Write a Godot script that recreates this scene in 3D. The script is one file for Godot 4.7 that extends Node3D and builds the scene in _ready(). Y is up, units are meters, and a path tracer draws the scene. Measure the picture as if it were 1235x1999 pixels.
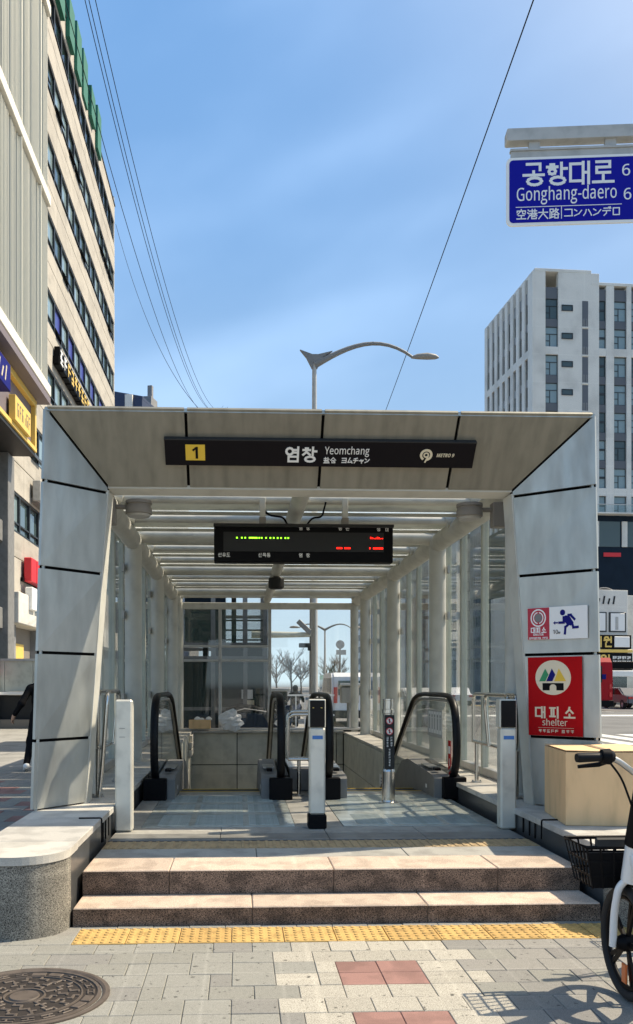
extends Node3D
# The entrance of an underground station on a sunny pavement. Metres; the street runs along -z, the camera stands at the origin.

var M := {}
var used := {}
var rng := RandomNumberGenerator.new()
var sky_noise := FastNoiseLite.new()


func V(x: float, y: float, d: float) -> Vector3:
	return Vector3(x, y, -d)


func lin(r: float, g: float, b: float, a := 1.0) -> Color:
	var c := Color(r, g, b).linear_to_srgb()
	c.a = a
	return c


# ---------------------------------------------------------------- mesh building
class MB:
	var st := SurfaceTool.new()
	var x := Transform3D()
	var step := 0

	func _init() -> void:
		st.begin(Mesh.PRIMITIVE_TRIANGLES)
		st.set_smooth_group(-1)

	func tri(a: Vector3, b: Vector3, c: Vector3) -> void:
		st.add_vertex(x * a)
		st.add_vertex(x * c)
		st.add_vertex(x * b)

	func quad(a: Vector3, b: Vector3, c: Vector3, d: Vector3) -> void:
		tri(a, b, c)
		tri(a, c, d)

	func poly(p: Array, mid: Vector3) -> void:
		var n: Vector3 = (p[1] - p[0]).cross(p[2] - p[0])
		var m := Vector3.ZERO
		for q in p:
			m += q
		if n.dot(m / p.size() - mid) < 0.0:
			p.reverse()
		for i in range(1, p.size() - 1):
			tri(p[0], p[i], p[i + 1])

	# a box from its centre and size, its edges chamfered by b
	func box(c: Vector3, s: Vector3, b := 0.0) -> void:
		var h := s / 2.0
		if b <= 0.0:
			for k in 3:
				for g in [-1.0, 1.0]:
					var q := []
					for e in [[-1, -1], [1, -1], [1, 1], [-1, 1]]:
						var v := Vector3()
						v[k] = g * h[k]
						v[(k + 1) % 3] = e[0] * h[(k + 1) % 3]
						v[(k + 2) % 3] = e[1] * h[(k + 2) % 3]
						q.append(c + v)
					poly(q, c)
			return
		var i := h - Vector3(b, b, b)
		for k in 3:
			var k1 := (k + 1) % 3
			var k2 := (k + 2) % 3
			for g in [-1.0, 1.0]:
				var q := []
				for e in [[-1, -1], [1, -1], [1, 1], [-1, 1]]:
					var v := Vector3()
					v[k] = g * h[k]
					v[k1] = e[0] * i[k1]
					v[k2] = e[1] * i[k2]
					q.append(c + v)
				poly(q, c)
			for g in [[-1.0, -1.0], [-1.0, 1.0], [1.0, -1.0], [1.0, 1.0]]:
				var q := []
				for e in [[0, -1], [0, 1], [1, 1], [1, -1]]:
					var v := Vector3()
					v[k] = e[1] * i[k]
					v[k1] = g[0] * (h[k1] if e[0] == 0 else i[k1])
					v[k2] = g[1] * (i[k2] if e[0] == 0 else h[k2])
					q.append(c + v)
				poly(q, c)
		for gx in [-1.0, 1.0]:
			for gy in [-1.0, 1.0]:
				for gz in [-1.0, 1.0]:
					poly([c + Vector3(gx * h.x, gy * i.y, gz * i.z), c + Vector3(gx * i.x, gy * h.y, gz * i.z), c + Vector3(gx * i.x, gy * i.y, gz * h.z)], c)

	# a box between two corners given as x, y, distance
	func bx(x0: float, x1: float, y0: float, y1: float, d0: float, d1: float, b := 0.0) -> void:
		box(Vector3((x0 + x1) / 2, (y0 + y1) / 2, -(d0 + d1) / 2), Vector3(absf(x1 - x0), absf(y1 - y0), absf(d1 - d0)), b)

	# a bar of rectangular section from a to b
	func bar(a: Vector3, b: Vector3, w: float, h: float, up := Vector3.UP) -> void:
		var f := (b - a).normalized()
		var s := f.cross(up).normalized()
		if s.length() < 0.5:
			s = f.cross(Vector3.RIGHT).normalized()
		var u := s.cross(f)
		var q := []
		for p in [a, b]:
			for e in [[-1, -1], [1, -1], [1, 1], [-1, 1]]:
				q.append(p + s * e[0] * w / 2 + u * e[1] * h / 2)
		var mid := (a + b) / 2
		poly([q[0], q[1], q[2], q[3]], mid)
		poly([q[4], q[5], q[6], q[7]], mid)
		for k in 4:
			poly([q[k], q[(k + 1) % 4], q[(k + 1) % 4 + 4], q[k + 4]], mid)

	func tube(p: Array, r, n := 8, closed := false, flat := 1.0) -> void:
		st.set_smooth_group(0)
		var rings := []
		var m := p.size()
		var t0: Vector3 = (p[1] - p[0]).normalized()
		var s := t0.cross(Vector3.UP if absf(t0.y) < 0.9 else Vector3.RIGHT).normalized()
		for i in m:
			var t: Vector3
			if closed:
				t = (p[(i + 1) % m] - p[(i + m - 1) % m]).normalized()
			else:
				t = (p[mini(i + 1, m - 1)] - p[maxi(i - 1, 0)]).normalized()
			s = (s - t * s.dot(t)).normalized()
			var u := t.cross(s)
			var rad: float = r[i] if r is Array else r
			var ring := []
			for k in n:
				var a := TAU * k / n
				ring.append(p[i] + (s * cos(a) * flat + u * sin(a)) * rad)
			rings.append(ring)
		var last := m if closed else m - 1
		for i in last:
			var a0: Array = rings[i]
			var b0: Array = rings[(i + 1) % m]
			for k in n:
				quad(a0[k], a0[(k + 1) % n], b0[(k + 1) % n], b0[k])
		st.set_smooth_group(-1)
		if not closed:
			for e in [0, m - 1]:
				var mid: Vector3 = p[1] if e == 0 else p[m - 2]
				var q: Array = rings[e].duplicate()
				poly(q, mid)

	# a turned shape: profile of (radius, height)
	func lathe(o: Vector3, prof: Array, n := 16, axis := Vector3.UP) -> void:
		var s := axis.cross(Vector3.RIGHT if absf(axis.x) < 0.9 else Vector3.UP).normalized()
		var u := axis.cross(s)
		for i in prof.size() - 1:
			st.set_smooth_group(1 + step + i)
			for k in n:
				var q := []
				for e in [[i, k], [i, k + 1], [i + 1, k + 1], [i + 1, k]]:
					var a: float = TAU * e[1] / n
					q.append(o + axis * prof[e[0]].y + (s * cos(a) + u * sin(a)) * prof[e[0]].x)
				if prof[i].x > 1e-5:
					tri(q[0], q[1], q[2])
				if prof[i + 1].x > 1e-5:
					tri(q[0], q[2], q[3])
		step += prof.size()
		st.set_smooth_group(-1)

	# a flat outline in the local xy plane, extruded from z0 to z1
	func ext(p: PackedVector2Array, z0: float, z1: float) -> void:
		if Geometry2D.is_polygon_clockwise(p):
			p.reverse()
		var t := Geometry2D.triangulate_polygon(p)
		for i in range(0, t.size(), 3):
			var a := p[t[i]]
			var b := p[t[i + 1]]
			var c := p[t[i + 2]]
			if (b - a).cross(c - a) < 0.0:
				var w := b
				b = c
				c = w
			tri(Vector3(a.x, a.y, z1), Vector3(b.x, b.y, z1), Vector3(c.x, c.y, z1))
			tri(Vector3(a.x, a.y, z0), Vector3(c.x, c.y, z0), Vector3(b.x, b.y, z0))
		for i in p.size():
			var a := p[i]
			var b := p[(i + 1) % p.size()]
			quad(Vector3(a.x, a.y, z0), Vector3(b.x, b.y, z0), Vector3(b.x, b.y, z1), Vector3(a.x, a.y, z1))

	# one pen stroke of width t, raised by z
	func seg(a: Vector2, b: Vector2, t: float, z: float) -> void:
		var f := (b - a).normalized() * t / 2
		var s := Vector2(-f.y, f.x)
		step += 1
		ext(PackedVector2Array([a - f - s, b + f - s, b + f + s, a - f + s]), 0.0, z + (step % 9) * 0.00012)

	# a plate between four corners (seen from the front, anticlockwise), drawn in by a gap and given a thickness
	func plate(a: Vector3, b: Vector3, c: Vector3, d: Vector3, gap: float, thick: float) -> void:
		var n := (b - a).cross(d - a).normalized()
		var p := [a, b, c, d]
		var q := []
		for i in 4:
			var e: Vector3 = p[(i + 1) % 4] - p[i]
			var f: Vector3 = p[(i + 3) % 4] - p[i]
			q.append(p[i] + (e.normalized() + f.normalized()) * gap if e.length() > gap * 3 and f.length() > gap * 3 else p[i] + (e + f) * 0.2)
		var g := []
		for i in 4:
			g.append(q[i] - n * thick)
		quad(q[0], q[1], q[2], q[3])
		quad(g[3], g[2], g[1], g[0])
		for i in 4:
			var j := (i + 1) % 4
			quad(g[i], g[j], q[j], q[i])

	func mesh() -> ArrayMesh:
		st.generate_normals()
		return st.commit()


# ---------------------------------------------------------------- naming and placing
func numbered(called: String) -> String:
	var n: int = used.get(called, 0)
	used[called] = n + 1
	return called if n == 0 else "%s_%03d" % [called, n]


func tag(o: Node, label: String, category: String, group := "", kind := "") -> void:
	if label:
		o.set_meta("label", label)
	if category:
		o.set_meta("category", category)
	if group:
		o.set_meta("group", group)
	if kind:
		o.set_meta("kind", kind)


func thing(called: String, label: String, category: String, at := Vector3.ZERO, group := "") -> Node3D:
	var o := Node3D.new()
	o.name = numbered(called)
	add_child(o)
	o.position = at
	tag(o, label, category, group)
	return o


func part(called: String, what, m: Material, parent: Node = self) -> MeshInstance3D:
	var o := MeshInstance3D.new()
	o.name = numbered(called) if parent == self else called
	o.mesh = what.mesh() if what is MB else what
	o.material_override = m
	parent.add_child(o, true)
	return o


func struct(called: String, what, m: Material) -> MeshInstance3D:
	var o := part(called, what, m)
	o.set_meta("kind", "structure")
	return o


func pbox(called: String, m: Material, parent: Node, x0: float, x1: float, y0: float, y1: float, d0: float, d1: float, b := 0.0) -> MeshInstance3D:
	var a := MB.new()
	a.bx(x0, x1, y0, y1, d0, d1, b)
	return part(called, a, m, parent)


func ptube(called: String, m: Material, parent: Node, p: Array, r, n := 10) -> MeshInstance3D:
	var a := MB.new()
	a.tube(p, r, n)
	return part(called, a, m, parent)


# rounds the corners of a path
func bend(p: Array, r: float, n := 5) -> Array:
	var q := [p[0]]
	for i in range(1, p.size() - 1):
		var a: Vector3 = p[i - 1] - p[i]
		var b: Vector3 = p[i + 1] - p[i]
		var k := minf(r, minf(a.length(), b.length()) * 0.48)
		var s: Vector3 = p[i] + a.normalized() * k
		var e: Vector3 = p[i] + b.normalized() * k
		for j in n + 1:
			var t := float(j) / n
			q.append(s.lerp(p[i], t).lerp((p[i] as Vector3).lerp(e, t), t))
	q.append(p[-1])
	return q


# ---------------------------------------------------------------- materials
func noise_tex(freq: float, stops: Array, size := 512, octaves := 3, kind := FastNoiseLite.TYPE_SIMPLEX_SMOOTH, seed_ := 1) -> NoiseTexture2D:
	var n := FastNoiseLite.new()
	n.noise_type = kind
	n.frequency = freq
	n.fractal_octaves = octaves
	n.seed = seed_
	var t := NoiseTexture2D.new()
	t.width = size
	t.height = size
	t.seamless = true
	t.noise = n
	var g := Gradient.new()
	var o := PackedFloat32Array()
	var c := PackedColorArray()
	for s in stops:
		o.append(s[0])
		c.append(s[1] if s[1] is Color else Color(s[1], s[1], s[1]))
	g.offsets = o
	g.colors = c
	t.color_ramp = g
	return t


func mat(called: String, c: Color, rough := 0.7, metal := 0.0, tex: Texture2D = null, scale := Vector3.ONE, dirt: Texture2D = null, dirt_scale := Vector3.ONE, bump: Texture2D = null, depth := 0.0) -> StandardMaterial3D:
	var m := StandardMaterial3D.new()
	m.resource_name = called
	m.albedo_color = c
	m.roughness = rough
	m.metallic = metal
	if tex or bump:
		m.albedo_texture = tex
		m.uv1_triplanar = true
		m.uv1_world_triplanar = true
		m.uv1_scale = scale
	if dirt:
		m.detail_enabled = true
		m.detail_albedo = dirt
		m.detail_blend_mode = BaseMaterial3D.BLEND_MODE_MUL
		m.detail_uv_layer = BaseMaterial3D.DETAIL_UV_2
		m.uv2_triplanar = true
		m.uv2_world_triplanar = true
		m.uv2_scale = dirt_scale
	if bump:
		m.heightmap_enabled = true
		m.heightmap_texture = bump
		m.heightmap_scale = depth
	M[called] = m
	return m


func pane(called: String, c: Color, rough := 0.02) -> StandardMaterial3D:
	var m := mat(called, c, rough)
	m.transparency = BaseMaterial3D.TRANSPARENCY_ALPHA
	return m


func lamp(called: String, c: Color, k: float) -> StandardMaterial3D:
	var m := mat(called, Color(0.05, 0.05, 0.05), 0.6)
	m.emission_enabled = true
	m.emission = c
	m.emission_energy_multiplier = k
	return m


func make_materials() -> void:
	var u := Vector3.ONE
	var speck := noise_tex(0.11, [[0.0, 0.2], [0.38, 0.42], [0.45, 0.95], [0.55, 1.0], [0.63, 0.66], [1.0, 0.3]], 512, 4, FastNoiseLite.TYPE_SIMPLEX, 3)
	var speck_soft := noise_tex(0.13, [[0.0, 0.55], [0.36, 0.74], [0.45, 0.98], [0.56, 1.0], [0.66, 0.84], [1.0, 0.62]], 512, 4, FastNoiseLite.TYPE_SIMPLEX, 13)
	var fine := noise_tex(0.2, [[0.0, 0.62], [0.4, 0.9], [0.6, 1.0], [1.0, 0.82]], 512, 3, FastNoiseLite.TYPE_SIMPLEX, 5)
	var dirt := noise_tex(0.012, [[0.0, 0.86], [0.38, 0.93], [0.55, 1.0], [1.0, 1.0]], 512, 5, FastNoiseLite.TYPE_SIMPLEX_SMOOTH, 9)
	var soft := noise_tex(0.008, [[0.0, 0.86], [0.5, 0.97], [1.0, 1.0]], 512, 4, FastNoiseLite.TYPE_SIMPLEX_SMOOTH, 11)
	var stain := noise_tex(0.014, [[0.0, 0.82], [0.3, 0.89], [0.37, 0.96], [0.7, 1.0], [1.0, 1.0]], 512, 5, FastNoiseLite.TYPE_SIMPLEX_SMOOTH, 21)
	var rgh := noise_tex(0.01, [[0.0, 0.5], [1.0, 1.0]], 512, 5, FastNoiseLite.TYPE_SIMPLEX_SMOOTH, 31)
	var grit := noise_tex(0.3, [[0.0, 0.0], [1.0, 1.0]], 512, 3, FastNoiseLite.TYPE_SIMPLEX, 41)
	var grime := noise_tex(0.016, [[0.0, 0.7], [0.3, 0.8], [0.6, 1.0], [1.0, 1.0]], 512, 6, FastNoiseLite.TYPE_SIMPLEX, 61)
	var streak := noise_tex(0.02, [[0.0, 0.9], [0.35, 0.96], [0.6, 1.0], [1.0, 1.0]], 512, 5, FastNoiseLite.TYPE_SIMPLEX_SMOOTH, 71)
	var spots := noise_tex(0.035, [[0.0, 0.5], [0.17, 0.6], [0.21, 0.97], [0.6, 1.0], [1.0, 0.93]], 1024, 3, FastNoiseLite.TYPE_SIMPLEX_SMOOTH, 81)
	# ground
	mat("city_ground", lin(0.2, 0.2, 0.19), 0.9, 0, fine, u * 0.2, dirt, u * 0.05)
	mat("asphalt", lin(0.17, 0.17, 0.165), 0.92, 0, fine, u * 0.9, dirt, u * 0.06)
	mat("road_paint", lin(0.72, 0.72, 0.68), 0.8, 0, fine, u * 0.8, stain, u * 0.5)
	mat("mortar", lin(0.19, 0.18, 0.16), 0.95, 0, fine, u * 2.0)
	mat("pave_far", lin(0.36, 0.355, 0.33), 0.9, 0, fine, u * 1.3, dirt, u * 0.22)
	var greys := [[0.335, 0.328, 0.285], [0.365, 0.358, 0.315], [0.31, 0.30, 0.27], [0.35, 0.335, 0.30], [0.285, 0.272, 0.25]]
	for i in greys.size():
		mat("paver_grey_%d" % i, lin(greys[i][0], greys[i][1], greys[i][2]), 0.88, 0, speck_soft, u * 2.6, spots, u * 0.45, grit, 0.12)
	for i in 3:
		var k: float = [1.0, 0.92, 1.06][i]
		mat("paver_pale_%d" % i, lin(0.52 * k, 0.485 * k, 0.405 * k), 0.88, 0, speck_soft, u * 1.5, spots, u * 0.45, grit, 0.12)
	for i in 2:
		var k: float = [1.0, 0.88][i]
		mat("paver_red_%d" % i, lin(0.34 * k, 0.185 * k, 0.155 * k), 0.88, 0, fine, u * 2.0, dirt, u * 0.6, grit, 0.12)
	mat("tactile", lin(0.62, 0.40, 0.13), 0.8, 0, fine, u * 2.4, stain, u * 0.9)
	mat("tactile_b", lin(0.55, 0.345, 0.11), 0.8, 0, fine, u * 2.4, stain, u * 0.9)
	mat("tactile_bar", lin(0.50, 0.36, 0.19), 0.8, 0, fine, u * 2.4, stain, u * 0.9)
	mat("iron", lin(0.028, 0.021, 0.017), 0.75, 0.1, fine, u * 3.0, stain, u * 1.3)
	mat("iron_worn", lin(0.135, 0.108, 0.088), 0.6, 0.2, fine, u * 3.0, stain, u * 1.3)
	# stone
	mat("granite_grey", lin(0.46, 0.43, 0.36), 0.75, 0, speck, u * 1.25, dirt, u * 0.8, grit, 0.08)
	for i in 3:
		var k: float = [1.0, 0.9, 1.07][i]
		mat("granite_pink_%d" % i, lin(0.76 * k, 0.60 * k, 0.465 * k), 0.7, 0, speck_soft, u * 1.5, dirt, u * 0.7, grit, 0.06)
		mat("granite_riser_%d" % i, lin(0.42 * k, 0.29 * k, 0.205 * k), 0.8, 0, speck, u * 1.3, grime, Vector3(0.6, 0.8, 0.6), grit, 0.06)  # grime blotches over a base colour darkened to deepen the risers' shade
	mat("granite_dark", lin(0.085, 0.088, 0.09), 0.28, 0, fine, u * 2.0, soft, u)
	mat("slate_floor", lin(0.24, 0.235, 0.215), 0.45, 0, fine, u * 2.0, dirt, u * 0.6)
	mat("slab_grey", lin(0.42, 0.405, 0.36), 0.7, 0, fine, u * 2.0, dirt, u * 0.6)
	mat("coping", lin(0.66, 0.63, 0.56), 0.55, 0, fine, u * 1.6, dirt, u * 0.5)
	mat("coping_b", lin(0.58, 0.555, 0.5), 0.55, 0, fine, u * 1.6, dirt, u * 0.5)
	mat("pit_tile", lin(0.74, 0.72, 0.61), 0.45, 0, fine, u * 1.2, soft, u * 0.6)
	mat("pit_tile_b", lin(0.70, 0.68, 0.58), 0.45, 0, fine, u * 1.2, soft, u * 0.6)
	# metal and paint
	var clad := [[0.50, 0.515, 0.49], [0.47, 0.485, 0.46], [0.52, 0.535, 0.51]]
	for i in 3:
		var m := mat("cladding_%d" % i, lin(clad[i][0], clad[i][1], clad[i][2]), 0.62, 0.75, soft, Vector3(1.3, 0.3, 1.3), streak, Vector3(0.9, 0.2, 0.9))
		m.roughness_texture = rgh
	for i in 2:
		var k: float = [1.0, 0.94][i]
		mat("header_cladding_%d" % i, lin(0.30 * k, 0.292 * k, 0.245 * k), 0.6, 0.6, soft, Vector3(1.3, 0.3, 1.3), streak, Vector3(0.9, 0.25, 0.25))
	mat("joint", lin(0.006, 0.006, 0.006), 0.95).metallic_specular = 0.1
	mat("cream_paint", lin(0.60, 0.595, 0.535), 0.5, 0, soft, u * 0.6)
	var rs := mat("roof_sheet", lin(0.56, 0.57, 0.53), 0.6, 0, soft, u * 0.7)
	rs.backlight_enabled = true
	rs.backlight = Color(0.42, 0.43, 0.4)
	mat("fin_paint", lin(0.50, 0.52, 0.45), 0.5, 0, soft, u * 0.6)
	mat("alu", lin(0.52, 0.52, 0.51), 0.42, 0.6, soft, u * 0.8)
	mat("white_post", lin(0.74, 0.71, 0.61), 0.42, 0.3, soft, u * 1.0)
	mat("steel", lin(0.62, 0.61, 0.58), 0.2, 1.0)
	mat("steel_brushed", lin(0.5, 0.5, 0.49), 0.36, 0.9, soft, Vector3(2, 0.2, 2))
	mat("floor_plate", lin(0.60, 0.65, 0.61), 0.24, 0.3, fine, u * 2.0, dirt, u * 0.7)
	mat("rubber", lin(0.006, 0.006, 0.007), 0.4).metallic_specular = 0.3
	mat("black", lin(0.005, 0.005, 0.006), 0.5).metallic_specular = 0.22
	mat("board_black", lin(0.006, 0.005, 0.007), 0.55).metallic_specular = 0.25
	mat("black_gloss", lin(0.004, 0.004, 0.006), 0.15).metallic_specular = 0.3
	mat("dark_grey", lin(0.03, 0.031, 0.032), 0.5).metallic_specular = 0.3
	mat("mid_grey", lin(0.2, 0.2, 0.195), 0.55, 0, soft, u * 0.8)
	mat("pale_grey", lin(0.45, 0.45, 0.43), 0.55, 0, soft, u * 0.8)
	mat("lamp_grey", lin(0.24, 0.225, 0.2), 0.55)
	mat("white", lin(0.78, 0.78, 0.76), 0.5)
	mat("letter_white", lin(0.75, 0.75, 0.73), 0.5)
	mat("yellow", lin(0.72, 0.48, 0.04), 0.5)
	mat("sign_red", lin(0.40, 0.005, 0.008), 0.6).metallic_specular = 0.2
	mat("sign_crimson", lin(0.42, 0.012, 0.035), 0.45)
	mat("sign_cream", lin(0.70, 0.62, 0.45), 0.5)
	mat("sign_green", lin(0.02, 0.25, 0.10), 0.5)
	mat("sign_navy", lin(0.008, 0.01, 0.15), 0.6).metallic_specular = 0.25
	mat("road_blue", lin(0.008, 0.01, 0.28), 0.6).metallic_specular = 0.2
	mat("blue_tape", lin(0.05, 0.17, 0.45), 0.5)
	mat("cardboard", lin(0.74, 0.50, 0.265), 0.85, 0, soft, Vector3(1.5, 0.4, 1.5))
	mat("tape", lin(0.34, 0.235, 0.13), 0.3)
	mat("bag", lin(0.7, 0.71, 0.72), 0.3)
	mat("orange", lin(0.62, 0.14, 0.03), 0.35)
	mat("bike_white", lin(0.72, 0.72, 0.71), 0.28)
	mat("cloth_black", lin(0.008, 0.008, 0.009), 0.95).metallic_specular = 0.2
	mat("cloth_grey", lin(0.12, 0.12, 0.13), 0.9)
	mat("skin", lin(0.45, 0.27, 0.18), 0.6)
	# glass
	pane("glass", Color(0.3, 0.46, 0.4, 0.11))
	pane("glass_clear", Color(0.4, 0.52, 0.48, 0.07))
	pane("glass_rear", Color(0.2, 0.26, 0.25, 0.22))
	mat("window_glass", lin(0.055, 0.085, 0.09), 0.06)
	mat("window_pale", lin(0.22, 0.3, 0.32), 0.08)
	mat("window_dark", lin(0.012, 0.02, 0.02), 0.08).metallic_specular = 0.3
	mat("window_frame", lin(0.022, 0.028, 0.032), 0.45)
	mat("film_blue", lin(0.05, 0.06, 0.28), 0.3)
	# buildings
	for i in 3:
		var k: float = [1.0, 0.93, 1.05][i]
		mat("stone_beige_%d" % i, lin(0.53 * k, 0.495 * k, 0.43 * k), 0.75, 0, fine, u * 0.5, soft, Vector3(0.12, 0.3, 0.12))
	mat("stone_core", lin(0.2, 0.18, 0.155), 0.8)
	mat("louver", lin(0.66, 0.645, 0.55), 0.55, 0.1)
	mat("louver_back", lin(0.13, 0.127, 0.11), 0.7, 0, soft, u * 0.2)
	mat("louver_beam", lin(0.74, 0.71, 0.62), 0.6)
	mat("plum", lin(0.16, 0.135, 0.15), 0.6)
	mat("white_render", lin(0.88, 0.86, 0.79), 0.8, 0, fine, u * 0.3, soft, u * 0.05)
	mat("spandrel_dark", lin(0.1, 0.11, 0.125), 0.6)
	mat("navy_clad", lin(0.012, 0.022, 0.036), 0.6, 0, soft, u * 0.1).metallic_specular = 0.2
	mat("bluish_clad", lin(0.02, 0.036, 0.085), 0.6)
	mat("wall_grey", lin(0.3, 0.31, 0.32), 0.8, 0, fine, u * 0.3, dirt, u * 0.07)
	mat("wall_pale", lin(0.74, 0.72, 0.66), 0.8, 0, fine, u * 0.3, dirt, u * 0.07)
	mat("wall_brick", lin(0.3, 0.17, 0.12), 0.85, 0, fine, u * 0.6, dirt, u * 0.1)
	mat("roof_green", lin(0.012, 0.14, 0.09), 0.6)
	mat("shop_gold", lin(0.72, 0.5, 0.12), 0.5)
	mat("shop_red", lin(0.6, 0.02, 0.03), 0.5)
	mat("shop_blue", lin(0.18, 0.4, 0.62), 0.5)
	# vehicles, trees
	mat("car_white", lin(0.7, 0.71, 0.72), 0.22)
	mat("car_grey", lin(0.1, 0.11, 0.12), 0.22)
	mat("bus_red", lin(0.34, 0.004, 0.01), 0.35).metallic_specular = 0.3
	mat("bus_green", lin(0.08, 0.42, 0.06), 0.25)
	mat("tyre", lin(0.015, 0.015, 0.016), 0.85)
	mat("tail_red", lin(0.5, 0.02, 0.02), 0.2)
	mat("head_glass", lin(0.75, 0.76, 0.78), 0.1)
	mat("bark", lin(0.16, 0.13, 0.11), 0.9, 0, fine, u * 1.0)
	mat("twig", lin(0.2, 0.165, 0.14), 0.9)
	lamp("led_green", Color(0.55, 1.0, 0.15), 3.0)
	lamp("led_red", Color(1.0, 0.1, 0.05), 3.0)
	lamp("led_white", Color(0.9, 1.0, 0.9), 0.9)


# ---------------------------------------------------------------- writing
const RING := [[0.5, 0.0], [0.75, 0.067], [0.933, 0.25], [1.0, 0.5], [0.933, 0.75], [0.75, 0.933], [0.5, 1.0], [0.25, 0.933], [0.067, 0.75], [0.0, 0.5], [0.067, 0.25], [0.25, 0.067], [0.5, 0.0]]
const LEADS := "ㄱㄲㄴㄷㄸㄹㅁㅂㅃㅅㅆㅇㅈㅉㅊㅋㅌㅍㅎ"
const VOWELS := "ㅏㅐㅑㅒㅓㅔㅕㅖㅗㅘㅙㅚㅛㅜㅝㅞㅟㅠㅡㅢㅣ"
const TAILS := " ㄱㄲ.ㄴ..ㄷㄹ.......ㅁㅂ.ㅅㅆㅇㅈㅊㅋㅌㅍㅎ"
const JAMO := {
	"ㄱ": [[[0, 0], [1, 0], [1, 1]]], "ㄴ": [[[0, 0], [0, 1], [1, 1]]], "ㄷ": [[[1, 0], [0, 0], [0, 1], [1, 1]]],
	"ㄹ": [[[0, 0], [1, 0], [1, 0.5], [0, 0.5], [0, 1], [1, 1]]], "ㅁ": [[[0, 0], [1, 0], [1, 1], [0, 1], [0, 0]]],
	"ㅂ": [[[0, 0], [0, 1], [1, 1], [1, 0]], [[0, 0.5], [1, 0.5]]], "ㅅ": [[[0.5, 0], [0.42, 0.45], [0, 1]], [[0.48, 0.35], [1, 1]]],
	"ㅇ": [RING], "ㅈ": [[[0, 0], [1, 0]], [[0.5, 0], [0.42, 0.5], [0, 1]], [[0.48, 0.4], [1, 1]]],
	"ㅊ": [[[0.35, 0], [0.65, 0]], [[0, 0.26], [1, 0.26]], [[0.5, 0.26], [0.42, 0.62], [0, 1]], [[0.48, 0.55], [1, 1]]],
	"ㅋ": [[[0, 0], [1, 0], [1, 1]], [[0, 0.5], [1, 0.5]]], "ㅌ": [[[1, 0], [0, 0], [0, 1], [1, 1]], [[0, 0.5], [1, 0.5]]],
	"ㅍ": [[[0, 0], [1, 0]], [[0, 1], [1, 1]], [[0.28, 0], [0.28, 1]], [[0.72, 0], [0.72, 1]]],
	"ㅎ": [[[0.35, 0], [0.65, 0]], [[0, 0.24], [1, 0.24]], [[0.5, 0.45], [0.75, 0.52], [0.82, 0.72], [0.75, 0.93], [0.5, 1], [0.25, 0.93], [0.18, 0.72], [0.25, 0.52], [0.5, 0.45]]],
	"ㅏ": [[[0.35, 0], [0.35, 1]], [[0.35, 0.48], [1, 0.48]]], "ㅐ": [[[0.15, 0], [0.15, 1]], [[0.85, 0], [0.85, 1]], [[0.15, 0.48], [0.85, 0.48]]],
	"ㅓ": [[[0.75, 0], [0.75, 1]], [[0, 0.48], [0.75, 0.48]]], "ㅕ": [[[0.75, 0], [0.75, 1]], [[0, 0.33], [0.75, 0.33]], [[0, 0.66], [0.75, 0.66]]],
	"ㅗ": [[[0, 1], [1, 1]], [[0.5, 1], [0.5, 0.25]]], "ㅛ": [[[0, 1], [1, 1]], [[0.33, 1], [0.33, 0.25]], [[0.67, 1], [0.67, 0.25]]],
	"ㅜ": [[[0, 0.25], [1, 0.25]], [[0.5, 0.25], [0.5, 1]]], "ㅠ": [[[0, 0.25], [1, 0.25]], [[0.33, 0.25], [0.33, 1]], [[0.67, 0.25], [0.67, 1]]],
	"ㅡ": [[[0, 0.6], [1, 0.6]]], "ㅣ": [[[0.5, 0], [0.5, 1]]],
}
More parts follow.
